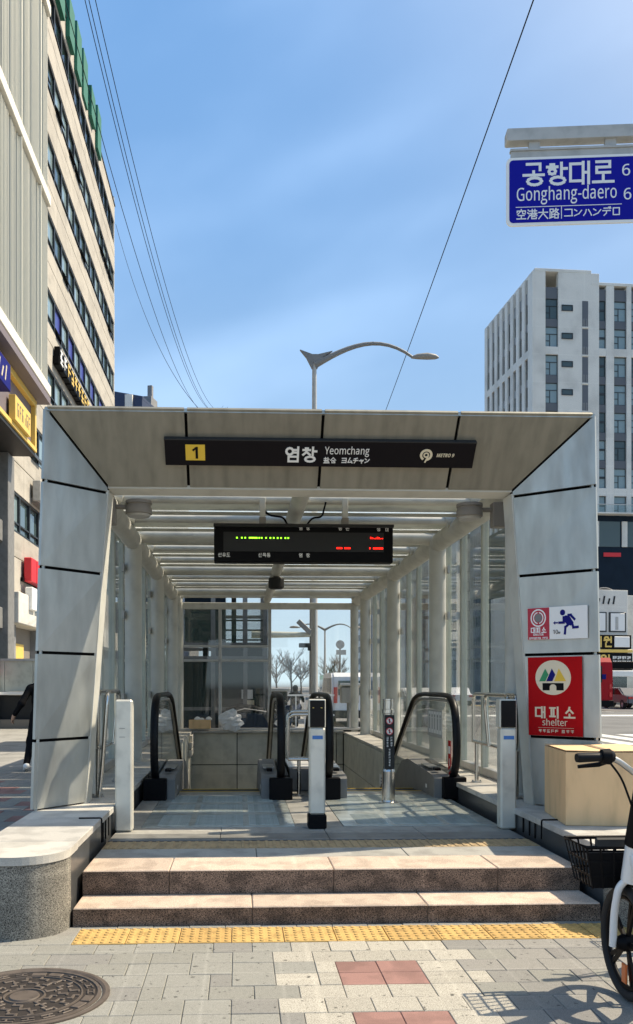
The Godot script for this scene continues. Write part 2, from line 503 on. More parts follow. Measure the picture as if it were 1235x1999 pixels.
const GLYPH := {
	"コ": [[[0.1, 0.15], [0.9, 0.15], [0.9, 0.85]], [[0.05, 0.85], [0.95, 0.85]]], "ン": [[[0.1, 0.2], [0.35, 0.35]], [[0.1, 0.85], [0.6, 0.65], [0.9, 0.3]]],
	"ハ": [[[0.35, 0.25], [0.25, 0.6], [0.05, 0.85]], [[0.6, 0.25], [0.8, 0.55], [0.95, 0.85]]], "デ": [[[0.2, 0.15], [0.65, 0.15]], [[0.05, 0.42], [0.9, 0.42]], [[0.5, 0.42], [0.45, 0.7], [0.2, 0.92]], [[0.75, 0.05], [0.82, 0.2]], [[0.9, 0.02], [0.97, 0.17]]],
	"ロ": [[[0.15, 0.15], [0.85, 0.15], [0.85, 0.88], [0.15, 0.88], [0.15, 0.15]]], "ヨ": [[[0.1, 0.12], [0.9, 0.12], [0.9, 0.9]], [[0.15, 0.5], [0.9, 0.5]], [[0.1, 0.88], [0.9, 0.88]]],
	"ム": [[[0.5, 0.05], [0.15, 0.85], [0.9, 0.8]], [[0.7, 0.55], [0.95, 0.95]]], "チ": [[[0.8, 0.08], [0.2, 0.2]], [[0.05, 0.48], [0.95, 0.48]], [[0.52, 0.15], [0.5, 0.6], [0.25, 0.95]]],
	"ャ": [[[0.15, 0.55], [0.85, 0.42], [0.7, 0.65]], [[0.4, 0.35], [0.55, 0.98]]],
	"大": [[[0.05, 0.35], [0.95, 0.35]], [[0.5, 0.03], [0.48, 0.45], [0.05, 0.97]], [[0.5, 0.45], [0.95, 0.97]]],
	"空": [[[0.5, 0.0], [0.5, 0.13]], [[0.08, 0.3], [0.08, 0.15], [0.92, 0.15], [0.92, 0.3]], [[0.38, 0.22], [0.12, 0.5]], [[0.62, 0.22], [0.65, 0.42], [0.9, 0.45]], [[0.2, 0.6], [0.8, 0.6]], [[0.5, 0.6], [0.5, 0.92]], [[0.05, 0.93], [0.95, 0.93]]],
	"港": [[[0.08, 0.08], [0.22, 0.2]], [[0.03, 0.35], [0.18, 0.45]], [[0.05, 0.95], [0.24, 0.6]], [[0.35, 0.18], [0.95, 0.18]], [[0.3, 0.42], [0.98, 0.42]], [[0.5, 0.03], [0.5, 0.42]], [[0.77, 0.03], [0.77, 0.42]], [[0.5, 0.42], [0.3, 0.65]], [[0.78, 0.42], [0.97, 0.65]], [[0.45, 0.58], [0.78, 0.58], [0.78, 0.74], [0.45, 0.74]], [[0.45, 0.58], [0.45, 0.95], [0.9, 0.95], [0.92, 0.82]]],
	"路": [[[0.08, 0.06], [0.4, 0.06], [0.4, 0.35], [0.08, 0.35], [0.08, 0.06]], [[0.25, 0.35], [0.25, 0.85]], [[0.25, 0.58], [0.42, 0.58]], [[0.08, 0.5], [0.08, 0.92]], [[0.03, 0.95], [0.44, 0.82]], [[0.68, 0.0], [0.5, 0.3]], [[0.62, 0.12], [0.9, 0.12], [0.5, 0.58]], [[0.6, 0.22], [0.98, 0.56]], [[0.56, 0.62], [0.9, 0.62], [0.9, 0.95], [0.56, 0.95], [0.56, 0.62]]],
	"盐": [[[0.05, 0.18], [0.5, 0.18]], [[0.28, 0.02], [0.28, 0.45]], [[0.02, 0.48], [0.52, 0.44]], [[0.7, 0.02], [0.7, 0.5]], [[0.7, 0.22], [0.92, 0.32]], [[0.15, 0.6], [0.85, 0.6], [0.85, 0.92]], [[0.15, 0.6], [0.15, 0.92]], [[0.38, 0.6], [0.38, 0.92]], [[0.62, 0.6], [0.62, 0.92]], [[0.02, 0.95], [0.98, 0.95]]],
	"仓": [[[0.5, 0.02], [0.05, 0.48]], [[0.5, 0.02], [0.95, 0.48]], [[0.3, 0.5], [0.7, 0.5], [0.7, 0.72], [0.55, 0.7]], [[0.3, 0.5], [0.3, 0.92], [0.82, 0.92], [0.85, 0.78]]],
}


func pen(b: MB, lines: Array, x0: float, y0: float, w: float, h: float, t: float, z: float) -> void:
	for l in lines:
		for i in l.size() - 1:
			b.seg(Vector2(x0 + l[i][0] * w, y0 - l[i][1] * h), Vector2(x0 + l[i + 1][0] * w, y0 - l[i + 1][1] * h), t, z)


# writes a line of Korean, Chinese or Japanese into b: x0 is its left end, y0 its top
func write(b: MB, s: String, x0: float, y0: float, w: float, h: float, pitch: float, t: float, z := 0.003) -> void:
	for ch in s:
		var k := ch.unicode_at(0) - 0xAC00
		if GLYPH.has(ch):
			pen(b, GLYPH[ch], x0, y0, w, h, t, z)
		elif k >= 0 and k < 11172:
			var lead: String = LEADS[k / 588]
			var vowel: String = VOWELS[(k % 588) / 28]
			var tail := k % 28
			var both := {"ㅘ": "ㅗㅏ", "ㅚ": "ㅗㅣ", "ㅝ": "ㅜㅓ", "ㅟ": "ㅜㅣ", "ㅢ": "ㅡㅣ"}
			var y := 0.55 if tail else 1.0
			var parts := []
			if both.has(vowel):
				parts = [[lead, 0.05, 0.0, 0.5, 0.5 * y], [both[vowel][0], 0.0, 0.52 * y, 0.62, 0.42 * y], [both[vowel][1], 0.66, 0.0, 0.34, y]]
			elif vowel in "ㅗㅛㅜㅠㅡ":
				parts = [[lead, 0.17, 0.0, 0.66, 0.52 * y], [vowel, 0.0, 0.56 * y, 1.0, 0.4 * y]]
			else:
				parts = [[lead, 0.02, 0.06, 0.5, 0.82 * y], [vowel, 0.6, 0.0, 0.4, y]]
			if tail:
				parts.append([TAILS[tail], 0.2, 0.66, 0.7, 0.34])
			for p in parts:
				if JAMO.has(p[0]):
					pen(b, JAMO[p[0]], x0 + p[1] * w, y0 - p[2] * h, p[3] * w, p[4] * h, t, z)
		x0 += pitch


var blur_count := 0

# print too small or blurred to read in the photograph: upright and level strokes without a meaning
func blur(b: MB, n: int, x0: float, y0: float, w: float, h: float, pitch: float, t: float, z := 0.003) -> void:
	for i in n:
		blur_count += 1
		var k := (blur_count * 7 + blur_count / 3) % 4
		var l := [[[0.1, 0.15], [0.9, 0.15]], [[0.15 + 0.2 * k, 0.15], [0.15 + 0.2 * k, 0.9]], [[0.1, 0.55 + 0.1 * (k % 2)], [0.9, 0.55 + 0.1 * (k % 2)]]]
		if (blur_count / 2) % 2:
			l.append([[0.5, 0.2], [0.1, 0.6]])
		if k % 2:
			l.append([[0.1, 0.95], [0.9, 0.95]])
		pen(b, l, x0 + i * pitch, y0, w, h, t, z)


# Latin letters and figures: the lower left corner at the frame's origin, fitted to a width (0: as it comes) and a height
func latin(parent: Node, s: String, m: Material, f: Transform3D, width: float, height: float, bold := false, slant := 0.0) -> MeshInstance3D:
	var font := SystemFont.new()
	font.font_names = PackedStringArray(["Droid Sans"])
	font.font_weight = 700 if bold else 400
	var t := TextMesh.new()
	t.font = font
	t.text = s
	t.font_size = 48
	t.pixel_size = 0.01
	t.depth = 0.003
	var a := t.get_aabb()
	var ky := height / a.size.y
	var kx := width / a.size.x if width > 0 else ky
	var o := MeshInstance3D.new()
	o.name = "lettering"
	o.mesh = t
	o.material_override = m
	parent.add_child(o, true)
	var b := Basis(Vector3(kx, 0, 0), Vector3(slant * ky, ky, 0), Vector3(0, 0, 1))
	o.transform = f * Transform3D(b, Vector3(-a.position.x * kx - slant * ky * a.position.y, -a.position.y * ky, 0.0016))
	return o


func frame(origin: Vector3, right: Vector3, up: Vector3) -> Transform3D:
	var r := right.normalized()
	var n := r.cross(up).normalized()
	return Transform3D(Basis(r, n.cross(r), n), origin)


func disc(r: float, n := 28, c := Vector2.ZERO) -> PackedVector2Array:
	var p := PackedVector2Array()
	for i in n:
		p.append(c + Vector2(cos(TAU * i / n), sin(TAU * i / n)) * r)
	return p


func rect(x0: float, y0: float, x1: float, y1: float, r := 0.0) -> PackedVector2Array:
	if r <= 0.0:
		return PackedVector2Array([Vector2(x0, y0), Vector2(x1, y0), Vector2(x1, y1), Vector2(x0, y1)])
	var p := PackedVector2Array()
	var c := [Vector2(x1 - r, y1 - r), Vector2(x0 + r, y1 - r), Vector2(x0 + r, y0 + r), Vector2(x1 - r, y0 + r)]
	for i in 4:
		for k in 5:
			var a := PI / 2 * (i + k / 4.0)
			p.append(c[i] + Vector2(cos(a), sin(a)) * r)
	return p


func flat(called: String, p: PackedVector2Array, m: Material, parent: Node, f: Transform3D, z0: float, z1: float) -> MeshInstance3D:
	var b := MB.new()
	b.x = f
	b.ext(p, z0, z1)
	return part(called, b, m, parent)


func _ready() -> void:
	rng.seed = 77
	# the camera: level, its lens shifted up and a little to the right
	var cam := Camera3D.new()
	cam.name = "camera"
	cam.position = Vector3(0, 1.45, 0)
	cam.rotation.y = -atan(72.0 / 1700.0)
	cam.projection = Camera3D.PROJECTION_FRUSTUM
	cam.near = 0.05
	cam.far = 1500.0
	cam.size = 0.05 * 1999.0 / 1700.0
	cam.frustum_offset = Vector2(0.05 * (617.5 - 539.0) / 1700.0, 0.05 * (1338.0 - 999.5) / 1700.0)
	add_child(cam)
	cam.current = true
	# the sky, with thin veils of cloud
	var we := WorldEnvironment.new()
	we.name = "surroundings"
	var env := Environment.new()
	env.background_mode = Environment.BG_SKY
	env.tonemap_mode = Environment.TONE_MAPPER_LINEAR
	env.tonemap_exposure = 1.48
	env.sdfgi_enabled = true
	env.ssao_enabled = true
	env.ssil_enabled = true
	var sky := Sky.new()
	var sm := ProceduralSkyMaterial.new()
	sm.sky_top_color = lin(0.116, 0.268, 0.535)
	sm.sky_horizon_color = lin(0.56, 0.70, 0.745)
	sm.sky_curve = 0.17
	sm.ground_bottom_color = lin(0.2, 0.2, 0.2)
	sm.ground_horizon_color = lin(0.42, 0.5, 0.58)
	sm.sky_cover = veils()
	sm.sun_angle_max = 100.0
	sm.sun_curve = 0.26
	sky.sky_material = sm
	env.sky = sky
	we.environment = env
	add_child(we)
	# the sun: right of the street, a little beyond the entrance, some 51 degrees high
	var sun := DirectionalLight3D.new()
	sun.name = "sun"
	sun.light_color = Color(1.0, 0.94, 0.84)
	sun.light_energy = 1.6
	sun.light_angular_distance = 0.53
	sun.shadow_enabled = true
	add_child(sun)
	sun.look_at_from_position(Vector3(0.776, 1.0, -0.233) * 30.0, Vector3.ZERO)
	make_materials()
	make_ground()
	make_steps()
	make_plinths()
	make_portal()
	make_canopy()
	make_pit()
	make_escalators()
	make_floor_things()
	make_hung_things()
	make_signs()
	make_left_buildings()
	make_right_buildings()
	make_street()
	make_behind()
	make_wires()
	make_bikes()
	make_people()


func veils() -> ImageTexture:
	var n := FastNoiseLite.new()
	n.seed = 4
	n.frequency = 1.0
	n.fractal_octaves = 5
	n.noise_type = FastNoiseLite.TYPE_SIMPLEX_SMOOTH
	var w := 1024
	var h := 512
	var im := Image.create(w, h, false, Image.FORMAT_RGBA8)
	for j in h:
		var el := (0.5 - (j + 0.5) / h) * PI
		if el < 0.0:
			continue
		for i in w:
			var az := TAU * (i + 0.5) / w
			# long streaks: the veil is drawn out along one direction
			var p := Vector3(sin(az) * cos(el), sin(el), cos(az) * cos(el))
			var q := Vector3(p.x * 0.9 + p.y * 0.5, p.y * 3.4 - p.x * 1.1, p.z * 0.9)
			var f := n.get_noise_3dv(q * 0.9) * 0.7 + n.get_noise_3dv(q * 2.4 + Vector3(9, 3, 1)) * 0.25
			var a := smoothstep(-0.25, 0.65, f) * 0.2
			im.set_pixel(i, j, Color(0.86, 0.93, 1.0, a))
	return ImageTexture.create_from_image(im)


# ---------------------------------------------------------------- the ground
func make_ground() -> void:
	var g := MB.new()
	# open over the shaft of the escalators
	for e in [[-600, 600, -300, 9.72], [-600, -1.1, 9.72, 19.0], [2.35, 600, 9.72, 19.0], [-600, 600, 19.0, 900]]:
		g.quad(V(e[0], -0.17, e[2]), V(e[1], -0.17, e[2]), V(e[1], -0.17, e[3]), V(e[0], -0.17, e[3]))
	struct("ground", g, M.city_ground)
	var r := MB.new()
	r.quad(V(6.5, -0.12, -60), V(31, -0.12, -60), V(31, -0.12, 600), V(6.5, -0.12, 600))
	r.quad(V(2.8, -0.12, 24.05), V(6.5, -0.12, 22.0), V(6.5, -0.12, 600), V(2.8, -0.12, 600))
	var road := struct("road", r, M.asphalt)
	# painted lines
	for k in 12:
		var b := MB.new()
		var x := 9.2 + k * 0.95
		b.quad(V(x, -0.116, 22.5), V(x + 0.55, -0.116, 22.5), V(x + 0.55, -0.116, 27.5), V(x, -0.116, 27.5))
		part("crosswalk_stripe", b, M.road_paint, road)
	var line := MB.new()
	line.quad(V(6.0, -0.116, 43.5), V(30.0, -0.116, 43.5), V(30.0, -0.116, 45.6), V(6.0, -0.116, 45.6))
	part("stop_line", line, M.road_paint, road)
	for x in [8.4, 11.8, 15.2, 21.8, 25.2]:
		for k in 12:
			var b := MB.new()
			var d := 50.0 + k * 9.0
			b.quad(V(x, -0.116, d), V(x + 0.15, -0.116, d), V(x + 0.15, -0.116, d + 4.0), V(x, -0.116, d + 4.0))
			part("lane_dash", b, M.road_paint, road)
	for x in [18.3, 18.6]:
		var b := MB.new()
		b.quad(V(x, -0.116, 50), V(x + 0.14, -0.116, 50), V(x + 0.14, -0.116, 300), V(x, -0.116, 300))
		part("centre_line", b, M.yellow, road)
	# the pavement: a paved sheet, open where single blocks are laid
	var s := MB.new()
	var sheet := func(x0: float, x1: float, d0: float, d1: float, y: float) -> void:
		s.quad(V(x0, y, d0), V(x1, y, d0), V(x1, y, d1), V(x0, y, d1))
	sheet.call(-40.0, 6.2, -60.0, 3.3, 0.0)
	sheet.call(-40.0, -1.95, 3.3, 9.0, 0.0)
	sheet.call(2.6, 6.2, 3.3, 22.0, 0.0)
	sheet.call(-40.0, -4.6, 9.0, 15.4, 0.0)
	sheet.call(-2.1, -1.05, 9.0, 15.4, 0.0)
	sheet.call(-40.0, -1.05, 15.4, 22.0, 0.0)
	sheet.call(-1.95, -1.05, 5.28, 9.0, 0.0)
	sheet.call(-1.05, 2.6, 19.2, 22.0, 0.0)
	sheet.call(-40.0, 2.65, 22.0, 600.0, 0.0)
	s.quad(V(2.65, 0, 22.0), V(6.2, 0, 22.0), V(6.2, 0, 22.1), V(2.65, 0, 24.0))
	sheet.call(-1.95, 2.6, 3.3, 5.28, -0.012)
	sheet.call(-4.6, -2.1, 9.0, 15.4, -0.012)
	var walk := struct("sidewalk", s, M.pave_far)
	var fs := MB.new()
	fs.bx(31, 60, -0.16, 0.02, -60, 600)
	struct("far_sidewalk", fs, M.pave_far)
	# kerb stones
	var kerb := MB.new()
	kerb.bx(6.2, 6.38, -0.16, 0.012, -60, 22.1, 0.012)
	kerb.bar(V(6.29, -0.074, 22.1), V(2.74, -0.074, 24.1), 0.18, 0.172)
	kerb.bx(2.65, 2.83, -0.16, 0.012, 24.1, 300, 0.012)
	struct("kerb", kerb, M.slab_grey)
	# the blocks before the steps
	var cache := {}
	var block := func(x0: float, x1: float, d0: float, d1: float, m: Material, parent: Node) -> void:
		var g2 := 0.0025
		var key := "%d_%d" % [int(round((x1 - x0) * 1000)), int(round((d1 - d0) * 1000))]
		if not cache.has(key):
			var b := MB.new()
			b.box(Vector3(0, -0.02, 0), Vector3(x1 - x0 - g2, 0.04, d1 - d0 - g2), 0.003)
			cache[key] = b.mesh()
		var o := part("paving_block", cache[key], m, parent)
		o.position = V((x0 + x1) / 2, rng.randf_range(-0.0022, 0.0012), (d0 + d1) / 2)
		o.rotation = Vector3(rng.randf_range(-0.006, 0.006), rng.randf_range(-0.004, 0.004), rng.randf_range(-0.006, 0.006))
	var rows := [3.316, 3.494, 3.672, 3.85, 4.028, 4.206, 4.384, 4.562, 4.74, 4.915]
	for i in rows.size() - 1:
		var d0: float = rows[i]
		var d1: float = rows[i + 1]
		# bond: the red pair sits at 0.50 to 0.93, everything else runs out from there
		var cuts := [0.50, 0.715, 0.93]
		var red := i % 4 in [1, 2] and i != 9
		var shift := 0.0 if red else 0.1075 * (i % 2)
		if not red:
			cuts = [0.50 - shift, 0.715 - shift, 0.93 - shift]
		var x: float = cuts[-1]
		while x < 2.55:
			var w := 0.215 if rng.randf() < 0.8 else 0.1075
			x = minf(x + w, 2.6) if 2.6 - x - w > 0.06 else 2.6
			cuts.append(x)
		x = cuts[0]
		while x > -1.9:
			var w := 0.215 if x > -0.6 else 0.33
			if x > -0.6 and rng.randf() < 0.18:
				w = 0.1075
			x = x - w if x - w - (-1.95) > 0.06 else -1.95
			cuts.push_front(x)
		for k in cuts.size() - 1:
			var mid: float = (cuts[k] + cuts[k + 1]) / 2
			var m: Material
			var edge := 0.52 + 0.1 * (1 if i % 2 else -1)
			if red and mid > 0.5 and mid < 0.93:
				m = M["paver_red_%d" % rng.randi_range(0, 1)]
			elif absf(mid - 0.72) < edge:
				m = M["paver_pale_%d" % rng.randi_range(0, 2)]
			elif mid > 1.2:
				m = M["paver_grey_%d" % [0, 3, 3, 4, 2][rng.randi_range(0, 4)]]
			else:
				m = M["paver_grey_%d" % [0, 1, 1, 0, 2][rng.randi_range(0, 4)]]
			block.call(cuts[k], cuts[k + 1], d0, d1, m, walk)
	# narrow row between the warning tiles and the steps, and the corner beside them
	var x := -0.945
	while x < 2.5:
		block.call(x, x + 0.215, 5.222, 5.278, M["paver_grey_%d" % rng.randi_range(0, 3)], walk)
		x += 0.215
	for d in [[4.915, 5.095], [5.095, 5.278]]:
		for xx in [[-1.95, -1.62], [-1.62, -1.29], [-1.29, -0.945]]:
			block.call(xx[0], xx[1], d[0], d[1], M["paver_grey_%d" % rng.randi_range(0, 3)], walk)
	block.call(2.355, 2.6, 4.915, 5.222, M.paver_grey_3, walk)
	# large slabs along the houses
	for i in 16:
		for k in 6:
			var off := 0.2 * (i % 2)
			var xa := maxf(-4.6 + k * 0.4167 + off - 0.2, -4.6)
			var xb := minf(-4.6 + (k + 1) * 0.4167 + off - 0.2, -2.1)
			if k == 5:
				xb = -2.1
			block.call(xa, xb, 9.0 + i * 0.4, 9.4 + i * 0.4, M["paver_grey_%d" % [1, 0, 1, 3, 2][rng.randi_range(0, 4)]] if rng.randf() < 0.8 else M["paver_red_0"], walk)
	# yellow warning tiles with truncated domes
	var tile := MB.new()
	tile.box(Vector3(0, -0.02, 0), Vector3(0.296, 0.042, 0.296), 0.003)
	var tm := tile.mesh()
	var dots := MB.new()
	for i in 6:
		for k in 6:
			dots.lathe(Vector3((i - 2.5) * 0.05, 0.0005, (k - 2.5) * 0.05), [Vector2(0.0165, 0), Vector2(0.0125, 0.0055), Vector2(0, 0.006)], 9)
	var dm := dots.mesh()
	for k in 11:
		var m: Material = M.tactile if rng.randf() < 0.65 else M.tactile_b
		var o := part("warning_tile", tm, m, walk)
		o.position = V(-0.945 + 0.15 + k * 0.3, rng.randf_range(0.0, 0.002), 5.068)
		o.rotation = Vector3(rng.randf_range(-0.006, 0.006), 0, rng.randf_range(-0.006, 0.006))
		var q := part("dome", dm, m, o)
		q.set_meta("kind", "stuff")
	make_manhole()


func make_manhole() -> void:
	var t := thing("manhole_cover", "round brown cast iron manhole cover set in the grey paving", "manhole cover", V(-1.0, 0.002, 4.10))
	var r := MB.new()
	r.lathe(Vector3.ZERO, [Vector2(0.392, -0.03), Vector2(0.392, 0.006), Vector2(0.372, 0.008), Vector2(0.36, 0.002), Vector2(0.36, -0.03)], 48)
	part("rim", r, M.iron_worn, t)
	var d := MB.new()
	d.lathe(Vector3.ZERO, [Vector2(0.352, -0.03), Vector2(0.352, 0.0), Vector2(0, 0.0)], 48)
	part("plate", d, M.iron, t)
	var ring := MB.new()
	for a in [[0.352, 0.333], [0.268, 0.258], [0.098, 0.086]]:
		ring.lathe(Vector3.ZERO, [Vector2(a[0], 0), Vector2(a[0] - 0.002, 0.006), Vector2(a[1] + 0.002, 0.006), Vector2(a[1], 0)], 48)
	ring.lathe(Vector3.ZERO, [Vector2(0.07, 0), Vector2(0.066, 0.006), Vector2(0, 0.006)], 32)
	part("raised_ring", ring, M.iron_worn, t)
	# cast bosses: hooked lugs in three rings
	var lug := MB.new()
	var n0 := 0
	for ringr in [[0.125, 9], [0.175, 13], [0.228, 17]]:
		for k in ringr[1]:
			var a: float = TAU * (k + 0.5 * (n0 % 2)) / ringr[1]
			lug.x = Transform3D(Basis(Vector3.UP, a + (PI / 2 if k % 2 else 0.0)), Vector3(sin(a) * ringr[0], 0.0, cos(a) * ringr[0]))
			lug.box(Vector3(0, 0.002, 0), Vector3(0.05, 0.008, 0.014), 0.002)
			lug.box(Vector3(0.019, 0.0022, 0.013), Vector3(0.013, 0.0082, 0.026), 0.002)
			lug.box(Vector3(-0.019, 0.0018, -0.012), Vector3(0.012, 0.0078, 0.022), 0.002)
		n0 += 1
	for k in 22:
		var a := TAU * k / 22
		lug.x = Transform3D(Basis(Vector3.UP, a), Vector3(sin(a) * 0.301, 0.0, cos(a) * 0.301))
		if k % 6 < 4:
			lug.box(Vector3(0, 0.002, 0.015), Vector3(0.056, 0.008, 0.008), 0.002)
			lug.box(Vector3(0, 0.0022, -0.012), Vector3(0.056, 0.0082, 0.008), 0.002)
			lug.box(Vector3(0.006 * (k % 3 - 1), 0.0018, 0.0), Vector3(0.009, 0.0078, 0.03), 0.002)
		else:
			lug.box(Vector3(0, 0.0015, 0), Vector3(0.07, 0.007, 0.042), 0.002)
	part("cast_pattern", lug, M.iron_worn, t)


# ---------------------------------------------------------------- steps and floor
func make_steps() -> void:
	var y1 := 0.109
	var y2 := 0.264
	var core := MB.new()
	core.bx(-1.0, 2.225, -0.14, y1 - 0.055, 5.33, 6.2)
	core.bx(-1.0, 2.225, 0.05, y2 - 0.055, 5.66, 9.7)
	core.bx(-1.0, -0.83, 0.05, y2 - 0.055, 9.7, 10.2)
	core.bx(0.48, 0.87, 0.05, y2 - 0.055, 9.7, 10.2)
	var st := struct("entrance_steps", core, M.mortar)
	var i := 0
	for c in [-1.003, 0.078, 1.15, 2.228]:
		if i < 3:
			var a: float = c
			var b: float = [0.078, 1.15, 2.228][i]
			var sl := pbox("step_slab", M["granite_pink_%d" % i], st, a + 0.002, b - 0.002, -0.02, y1, 5.284, 5.62, 0.006)
			pbox("grimy_shaded_riser_face", M["granite_riser_%d" % i], sl, a + 0.003, b - 0.003, -0.02, y1 - 0.007, 5.2815, 5.3)  # stained facing; the shade of the riser is also painted into its colour
		i += 1
	var cuts := [-1.003, -0.45, 0.61, 1.68, 2.228]
	for k in 4:
		var sl := pbox("step_slab", M["granite_pink_%d" % ((k + 1) % 3)], st, cuts[k] + 0.002, cuts[k + 1] - 0.002, y1 + 0.002, y2, 5.611, 6.02, 0.006)
		pbox("grimy_shaded_riser_face", M["granite_riser_%d" % ((k + 1) % 3)], sl, cuts[k] + 0.003, cuts[k + 1] - 0.003, y1 + 0.003, y2 - 0.007, 5.6085, 5.63)
	cuts = [-1.003, 0.12, 1.18, 2.228]
	for k in 3:
		pbox("landing_slab", M.slab_grey, st, cuts[k] + 0.002, cuts[k + 1] - 0.002, y2 - 0.05, y2 - 0.002, 6.023, 6.355, 0.004)
	# guiding tiles with raised bars
	var tile := MB.new()
	tile.box(Vector3(0, -0.02, 0), Vector3(0.296, 0.04, 0.286), 0.003)
	var tm := tile.mesh()
	var bars := MB.new()
	for k in 5:
		bars.box(Vector3((k - 2) * 0.058, 0.002, 0), Vector3(0.026, 0.007, 0.27), 0.0025)
	var bm := bars.mesh()
	for k in 11:
		var m: Material = M.tactile_bar
		var o := part("guiding_tile", tm, m, st)
		o.position = V(-1.0 + 0.147 + k * 0.2935, y2 - 0.001, 6.502)
		part("bar", bm, m, o)
	# drain strip and entrance floor
	pbox("drain_strip", M.dark_grey, st, -1.003, 2.228, y2 - 0.05, y2 - 0.006, 6.648, 6.70)
	cuts = [-1.003, -0.15, 0.70, 1.46, 2.228]
	for k in 4:
		pbox("floor_slab", M.slate_floor, st, cuts[k] + 0.002, cuts[k + 1] - 0.002, y2 - 0.05, y2 - 0.001, 6.702, 7.0, 0.003)
		pbox("floor_slab", M.slab_grey, st, cuts[k] + 0.002, cuts[k + 1] - 0.002, y2 - 0.05, y2 - 0.003, 7.003, 7.32, 0.003)
	# landing plates of the escalators, ribbed in fields
	for e in [[-0.82, 0.47], [0.88, 2.2]]:
		for d in [[7.33, 8.1], [8.105, 8.8], [8.805, 9.45]]:
			var o := pbox("landing_plate", M.floor_plate, st, e[0], e[1], y2 - 0.04, y2, d[0], d[1], 0.002)
			var rib := MB.new()
			var n := int((d[1] - d[0] - 0.16) / 0.022)
			for f in [[0.1, 0.3], [0.34, 0.66], [0.7, 0.9]]:
				for k in n:
					var dd: float = d[0] + 0.08 + k * 0.022
					rib.bx(lerpf(e[0], e[1], f[0]), lerpf(e[0], e[1], f[1]), y2 - 0.001, y2 + 0.0022, dd, dd + 0.009)
			var q := part("rib", rib, M.floor_plate, o)
			q.set_meta("kind", "stuff")
	for e in [[-1.003, -0.824], [0.474, 0.876]]:
		for d in [[7.324, 8.3], [8.304, 9.3], [9.304, 10.2]]:
			pbox("floor_slab", M.slab_grey, st, e[0], e[1], y2 - 0.05, y2 - 0.002, d[0], d[1], 0.003)


func make_plinths() -> void:
	# low walls on both sides, with rounded granite noses, dark polished sides and pale coping
	for side in [0, 1]:
		var y: float = [0.475, 0.44][side]
		var xi: float = [-1.012, 2.262][side]
		var xo: float = [-1.60, 2.86][side]
		var t := thing("plinth_wall", ["low wall with pale stone coping and rounded granite end, beside the manhole cover", "low wall with pale stone coping that carries the cardboard box"][side], "low wall", V(0, 0, 0))
		var mid := (xi + xo) / 2
		var r := absf(xi - xo) / 2
		var b := MB.new()
		b.lathe(V(mid, 0, 5.28), [Vector2(r - 0.004, -0.02), Vector2(r - 0.004, y - 0.05)], 48)
		part("rounded_end", b, M.granite_grey, t)
		var cap := MB.new()
		var p := PackedVector2Array()
		for k in 25:
			var a := PI * k / 24.0
			p.append(Vector2(mid + cos(a) * (r + 0.002), -5.28 + sin(a) * (r + 0.002)))
		p.append(Vector2(mid - r - 0.002, -5.50))
		p.append(Vector2(mid + r + 0.002, -5.50))
		cap.x = Transform3D(Basis(Vector3.RIGHT, Vector3(0, 0, 1), Vector3(0, -1, 0)), Vector3.ZERO)
		cap.ext(p, -y, -y + 0.048)
		part("coping_slab", cap, M.coping, t)
		var cuts := [5.503, 6.42, 7.55, 8.6, 9.65, 10.7, 11.75, 12.8, 13.85, 14.9, 15.95, 17.0, 18.05, 19.1]
		for k in cuts.size() - 1:
			pbox("coping_slab", M.coping if k % 3 else M.coping_b, t, minf(xi, xo), maxf(xi, xo), y - 0.048, y, cuts[k] + 0.002, cuts[k + 1] - 0.002, 0.004)
		var s: float = [-1.0, 1.0][side]
		pbox("side_cladding", M.granite_dark, t, xi + s * 0.02, xi + s * 0.06, -0.1, y - 0.05, 5.285, 10.4)
		pbox("side_cladding", M.granite_grey, t, xo - s * 0.06, xo - s * 0.02, -0.1, y - 0.05, 5.285, 19.1)
		pbox("wall_core", M.mortar, t, minf(xi + s * 0.062, xo - s * 0.062), maxf(xi + s * 0.062, xo - s * 0.062), -0.1, y - 0.05, 5.3, 19.0)
		# a drain cable over the coping joint
		ptube("cable", M.black, t, bend([V(xi - s * 0.006, 0.3, 6.42), V(xi - s * 0.006, y + 0.005, 6.42), V(xi + s * 0.16, y + 0.005, 6.42)], 0.015, 3), 0.006, 6)
		for d in [6.62, 6.75, 6.9]:
			pbox("cladding_joint", M.joint, t, xi + s * 0.012, xi + s * 0.022, 0.27, y - 0.05, d, d + 0.012)


# ---------------------------------------------------------------- the portal
var face_header := Transform3D()
var face_right := []

